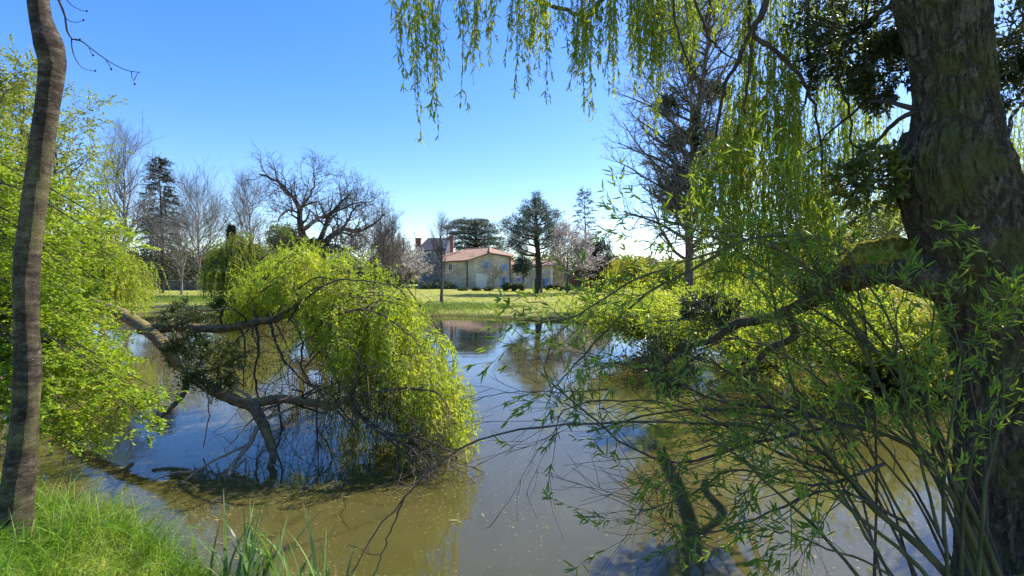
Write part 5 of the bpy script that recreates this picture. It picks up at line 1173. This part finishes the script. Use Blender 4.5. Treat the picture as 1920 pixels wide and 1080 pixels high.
# ================================================================== BUILDINGS
HY = 85.0
def hp(cx, cy_, Y=HY):                 # crop of the houses (8.31x) -> point
    return W(770 + cx / 8.31, 430 + cy_ / 8.31, Y)
def face_prism(g, pts, depth):
    """wall polygon (list of xyz, front face) extruded backwards: quads only, fan of column strips"""
    pts = [np.array(p) for p in pts]; back = [p + [0, depth, 0] for p in pts]; n = len(pts)
    for i in range(n):
        j = (i + 1) % n; g.add([pts[i], pts[j], back[j], back[i]], [(0, 1, 2, 3)])
    c = pts[0]
    for i in range(1, n - 1):
        g.add([pts[0], pts[i], pts[i + 1], pts[i + 1]], [(0, 1, 2, 3)])
def tri_fix(o):
    pass
def rect(cx0, cy0, cx1, cy1, Y=HY):
    a = hp(cx0, cy0, Y); b = hp(cx1, cy1, Y); return a[0], b[0], b[2], a[2]       # x0,x1,z0,z1
def wall_cols(g, xs, ztops, z0, y0, y1):
    """wall with a varying top: column strips"""
    for i in range(len(xs) - 1):
        a, b = xs[i], xs[i + 1]; za, zb = ztops[i], ztops[i + 1]
        v = [(a, y0, z0), (b, y0, z0), (b, y0, zb), (a, y0, za), (a, y1, z0), (b, y1, z0), (b, y1, zb), (a, y1, za)]
        f = [(0, 1, 2, 3), (5, 4, 7, 6), (3, 2, 6, 7)]
        if i == 0: f.append((4, 0, 3, 7))
        if i == len(xs) - 2: f.append((1, 5, 6, 2))
        g.add(v, f)
def window(parent, r, Y, shutters=True, glass='pane', frame='white_paint', name='window'):
    x0, x1, z0, z1 = r; g = Geo(); t = 0.07
    g.box(x0, x0 + t, Y - .06, Y - .003, z0, z1); g.box(x1 - t, x1, Y - .06, Y - .003, z0, z1); g.box(x0 + t, x1 - t, Y - .06, Y - .003, z0, z0 + t); g.box(x0 + t, x1 - t, Y - .06, Y - .003, z1 - t, z1)
    g.box((x0 + x1) / 2 - .03, (x0 + x1) / 2 + .03, Y - .055, Y - .003, z0 + t, z1 - t)
    o = build(name, g, M[frame], parent)
    g = Geo(); g.box(x0 + t, x1 - t, Y - .02, Y - .002, z0 + t, z1 - t); p = build('pane', g, M[glass], o); p.location = (0, 0, 0)
    if shutters:
        w_ = (x1 - x0) / 2
        for a, b in ((x0 - w_ - .05, x0 - .05), (x1 + .05, x1 + w_ + .05)):
            g = Geo(); g.box(a, b, Y - .07, Y - .003, z0 - .03, z1 + .03)
            for zz in (z0 + .25, z1 - .25): g.box(a + .03, b - .03, Y - .10, Y - .071, zz - .05, zz + .05)
            build('shutter', g, M['blue_paint'], parent)
def farmhouse():
    z0 = 0.1; root = thing('farmhouse', 'stone farmhouse with terracotta roof, blue shutters and cream garage door', 'house', (X(900, HY), HY, z0))
    xs = [hp(525, 0)[0], hp(880, 0)[0], hp(1050, 0)[0], hp(1225, 0)[0], hp(1400, 0)[0], hp(1553, 0)[0]]
    zt = [hp(0, y)[2] for y in (512, 496, 440, 386, 412, 438)]
    g = Geo(); wall_cols(g, xs, zt, z0, HY, HY + 9); build('wall', g, M['rubble'], root)
    zt = [z + 0.02 for z in zt]
    YR = HY + 6.5
    rp = lambda cx, cy_, Y: hp(cx, cy_, Y)
    g = Geo(); o = np.array([0, 0, .16])
    ridge_r = rp(1240, 300, YR); ridge_l = rp(840, 325, YR); ridge_ll = rp(700, 345, YR); low_l = rp(500, 415, YR - 1)
    e0 = rp(500, 515, HY - .4); e1 = rp(888, 492, HY - .4); e2 = rp(1060, 432, HY - .4); ap = rp(1226, 376, HY - .4); e4 = rp(1400, 402, HY - .4); e5 = rp(1572, 430, HY - .4)
    rb = rp(1590, 400, YR)
    g.slab([e0 + o, e1 + o, ridge_l + o, low_l + o], .16); g.slab([e1 + o, e2 + o, ridge_r + o, ridge_l + o], .16); g.slab([e2 + o, ap + o, ridge_r + o, ridge_r + o + [-.02, 0, 0]], .16)
    g.slab([ap + o, e4 + o, rb + o, ridge_r + o], .16); g.slab([e4 + o, e5 + o, rb + o + [0.1, 0, 0], rb + o], .16)
    # back slope
    g.slab([low_l + o, ridge_l + o, ridge_l + [0, 6, -2.0], low_l + [0, 6, -1.5]], .16); g.slab([ridge_l + o, ridge_r + o, ridge_r + [0, 6, -2.0], ridge_l + [0, 6, -2.0]], .16); g.slab([ridge_r + o, rb + o, rb + [0, 4, -1.0], ridge_r + [0, 6, -2.0]], .16)
    rf = build('roof', g, M['tile'], root)
    g = Geo(); g.tubes(np.array([bezier([ap + o * 1.3, (ap + ridge_r) / 2 + o * 1.5, ridge_r + o * 1.3], 8)]), np.full((1, 8), .16), 8); g.tubes(np.array([np.linspace(ridge_r + o, ridge_l + o, 12)]), np.full((1, 12), .13), 8)
    q = build('ridge_tiles', g, M['tile'], rf); q.location = (0, 0, 0)
    g = Geo(); g.tubes(np.array([np.linspace(e0 + [0, -.05, .02], e1 + [0, -.05, .02], 6)]), np.full((1, 6), .07), 6); build('gutter', g, M['dark_metal'], root)
    for cx in (880, 1548):
        g = Geo(); a = hp(cx, 500 if cx < 1000 else 440, HY - .1); g.tubes(np.array([[a, [a[0], a[1], z0]]]), np.full((1, 2), .09), 8); build('downpipe', g, M['dark_metal'], root)
    window(root, rect(1165, 508, 1205, 612), HY); window(root, rect(1437, 545, 1478, 640), HY); window(root, rect(1420, 735, 1485, 900), HY)
    window(root, rect(590, 535, 648, 640), HY, False); window(root, rect(745, 520, 772, 580), HY, False)
    x0, x1, zz0, zz1 = rect(1015, 690, 1185, 905); g = Geo(); g.box(x0, x1, HY - .05, HY - .003, z0 + .02, zz1)
    for k in range(1, 5): g.box(x0 + (x1 - x0) * k / 5 - .02, x0 + (x1 - x0) * k / 5 + .02, HY - .07, HY - .051, z0 + .02, zz1 - .02)
    build('garage_door', g, M['cream_paint'], root)
farmhouse()

def slate_house():
    Y = 92; z0 = 0.1; c = lambda x, y: W(770 + x / 8.31, 430 + y / 8.31, Y)
    root = thing('slate_house', 'tall grey stone house with dark slate roof and brick chimneys left of the farmhouse', 'house', (X(812, Y), Y, z0))
    xa, xb = c(110, 0)[0], c(520, 0)[0]; zt = c(0, 332)[2]
    g = Geo(); wall_cols(g, [xa, xb], [zt, zt], z0, Y, Y + 8); build('wall', g, M['rubble_grey'], root)
    zr = W(0, 446, Y + 4)[2]; g = Geo()
    g.slab([(xa - .3, Y - .3, zt + .1), (xb + .3, Y - .3, zt + .1), (xb + .3, Y + 4, zr), (xa + 1.2, Y + 4, zr)], .14); g.slab([(xa + 1.2, Y + 4, zr), (xb + .3, Y + 4, zr), (xb + .3, Y + 8.3, zt + .1), (xa - .3, Y + 8.3, zt + .1)], .14)
    g.slab([(xa - .3, Y - .3, zt + .1), (xa + 1.2, Y + 4, zr), (xa + 1.21, Y + 4, zr), (xa - .3, Y + 8.3, zt + .1)], .14)
    rf = build('roof', g, M['slate'], root)
    for (x0, x1, yt, yb) in ((55, 140, 140, 330), (600, 652, 105, 330)):
        a = c(x0, yt); b = c(x1, yb); g = Geo(); yy = Y + 1.0
        g.box(a[0], b[0], yy, yy + .9, zt - .5 if x0 < 100 else z0, a[2]); g.box(a[0] - .08, b[0] + .08, yy - .08, yy + .98, a[2] + .002, a[2] + .14)
        q = build('chimney', g, M['brick'], rf); q.location = (0, 0, 0)
    g = Geo(); a = c(62, 140); t = c(62, 35); g.tubes(np.array([[a, t]]), np.full((1, 2), .03), 5); g.tubes(np.array([[t + [-.35, 0, -.1], t + [.35, 0, -.1]]]), np.full((1, 2), .02), 4); g.tubes(np.array([[t + [-.25, 0, -.35], t + [.25, 0, -.35]]]), np.full((1, 2), .02), 4)
    build('antenna', g, M['dark_metal'], root)
    window(root, (c(250, 0)[0], c(320, 0)[0], c(0, 640)[2], c(0, 500)[2]), Y, False); window(root, (c(250, 0)[0], c(320, 0)[0], c(0, 440)[2], c(0, 370)[2]), Y, False)
    # pale dormer gable between the roof and the second chimney
    a = c(498, 170); b = c(590, 290); g = Geo(); g.box(a[0], b[0], Y + .3, Y + 2.5, zt - .4, a[2]); build('dormer', g, M['white_paint'], root)
slate_house()

def long_house():
    Y = 88; z0 = 0.1; c = lambda x, y, YY=Y: W(940 + x / 7.2, 430 + y / 7.2, YY)
    root = thing('long_house', 'low stone house with terracotta roof and covered porch behind the pine', 'house', (X(1000, Y), Y, z0))
    xa, xb, xc, xd = c(125, 0)[0], c(660, 0)[0], c(860, 0)[0], c(945, 0)[0]; zt = c(0, 492)[2]
    g = Geo(); wall_cols(g, [xa, xb], [zt, zt], z0, Y, Y + 7); wall_cols(g, [xb + .01, xd], [zt - .01, zt - .01], z0, Y + 4, Y + 7)
    build('wall', g, M['rubble'], root)
    zr = c(0, 425, Y + 3.5)[2]; g = Geo()
    g.slab([(xa + .1, Y - .4, zt + .12), (xd + .3, Y - .4, zt + .12), (xd + .3, Y + 3.5, zr), (xa + .1, Y + 3.5, zr)], .15); g.slab([(xa + .1, Y + 3.5, zr), (xd + .3, Y + 3.5, zr), (xd + .3, Y + 7.4, zt + .1), (xa + .1, Y + 7.4, zt + .1)], .15)
    build('roof', g, M['tile'], root)
    g = Geo(); g.box(xc, xd - .02, Y + .0, Y + .9, z0, zt - .05); build('porch_pillar', g, M['rubble_grey'], root)
    x = c(680, 0)[0]; g = Geo(); g.box(x - .2, x + .2, Y + .1, Y + .5, z0, zt - .05); build('porch_pillar', g, M['cream_paint'], root)
    window(root, (c(222, 0)[0], c(262, 0)[0], c(0, 708)[2], c(0, 655)[2]), Y); window(root, (c(420, 0)[0], c(470, 0)[0], z0 + .1, c(0, 660)[2]), Y, False); window(root, (c(540, 0)[0], c(590, 0)[0], z0 + .1, c(0, 660)[2]), Y, True)
long_house()

def shed():
    Y = 80; z0 = 0.1; c = lambda x, y: W(940 + x / 7.2, 430 + y / 7.2, Y)
    root = thing('shed', 'low brown board shed beside the drooping evergreen', 'shed', (X(1092, Y), Y, z0))
    g = Geo(); a, b = c(948, 0)[0], c(1260, 0)[0]; wall_cols(g, [a, b], [c(0, 622)[2], c(0, 660)[2]], z0, Y, Y + 4)
    for x in np.arange(a + .3, b - .1, .3): g.box(x - .015, x + .015, Y - .03, Y - .003, z0, c(0, 665)[2])
    build('wall', g, M['brown_board'], root)
    g = Geo(); g.slab([(a - .2, Y - .3, c(0, 615)[2]), (b + .2, Y - .3, c(0, 655)[2]), (b + .2, Y + 4.3, c(0, 650)[2]), (a - .2, Y + 4.3, c(0, 610)[2])], .10); build('roof', g, M['tile'], root)
shed()
def board_fence():
    Y = 78; root = thing('board_fence', 'grey board fence right of the drooping evergreen', 'fence', (X(1135, Y), Y, .2))
    a, b = X(1118, Y), X(1150, Y); z1 = top_z(529, Y); g = Geo()
    for i, x in enumerate(np.arange(a, b, .16)): g.box(x, x + .13, Y, Y + .03, .1, z1 - .03 * (i % 3))
    build('boards', g, M['grey_board'], root); g = Geo()
    for x in np.linspace(a, b, 3): g.box(x - .05, x + .05, Y + .032, Y + .13, .1, z1 + .05)
    build('posts', g, M['grey_board'], root)
board_fence()
def stone_wall():
    Y = 76; g = Geo(); a, b = X(170, Y), X(425, Y); z1 = top_z(527, Y); xs = np.linspace(a, b, 40)
    root = thing('garden_wall', 'long low dark stone garden wall behind the fir', 'wall', ((a + b) / 2, Y, 0.2))
    wall_cols(g, xs, z1 + rng.normal(0, .02, 40), 0.0, Y, Y + .45); build('masonry', g, M['wall_stone'], root)
    g = Geo(); g.box(a - .05, b + .05, Y - .06, Y + .5, z1 + .05, z1 + .14); build('coping', g, M['rubble_grey'], root)
stone_wall()

# shrubs in front of the houses
def shrub(label, px, Y, topy, wpx, seed, m='hedge_leaf', n=1300, ln=0.18, group='shrubs in front of the houses'):
    round_tree(label, px, Y, topy, wpx, 545 if Y > 60 else 556, seed, m, 'garden_shrub', n, ln, group, 'dark_twig', 24, 'shrub')
for i, (px, ty, wd, m, lab) in enumerate((
        (868, 541, 26, 'hedge_leaf', 'low green shrub left of the garage door'), (893, 540, 24, 'hedge_leaf', 'low shrub before the garage door'), (915, 538, 22, 'hedge_leaf', 'shrub below the low fruit tree'),
        (950, 531, 18, 'hedge_leaf', 'rounded shrub under the right french window'), (964, 534, 14, 'hedge_leaf', 'narrow shrub between the french window and the small blue shutters'), (978, 533, 16, 'hedge_leaf', 'shrub below the small blue shuttered window'),
        (1031, 534, 24, 'dark_leaf', 'dark round shrub right of the pine trunk'), (1048, 535, 22, 'dark_leaf', 'dark shrub before the porch'), (1063, 530, 20, 'mid_green_leaf', 'green shrub before the porch pillar'),
        (1085, 536, 26, 'dark_leaf', 'dark shrub before the brown shed'), (1125, 538, 34, 'dark_leaf', 'dark heap of cut branches right of the shed'), (800, 530, 34, 'hedge_leaf', 'shrub at the foot of the slate roofed house'), (838, 527, 40, 'hedge_leaf', 'twiggy shrub at the left foot of the farmhouse wall'))):
    shrub(lab, px, 72 if i != 11 and i != 12 else 82, ty, wd, 300 + i, m)

# far tree belt closing the horizon all round the meadow
def belt():
    global rng; rng = np.random.default_rng(400)
    m = 1300; a = rng.uniform(-2.4, 2.4, m); r = rng.uniform(120, 150, m); C = np.stack([r * np.sin(a), r * np.cos(a), rng.uniform(0.2, 5.5, m)], 1)
    g = Geo(); clumps(g, C, 2.6, 130, 0.9, 0.6); 
    tag(build('distant_wood', g, M['brown_leaf']), 'far off budding wood closing the horizon', kind='stuff')
belt()
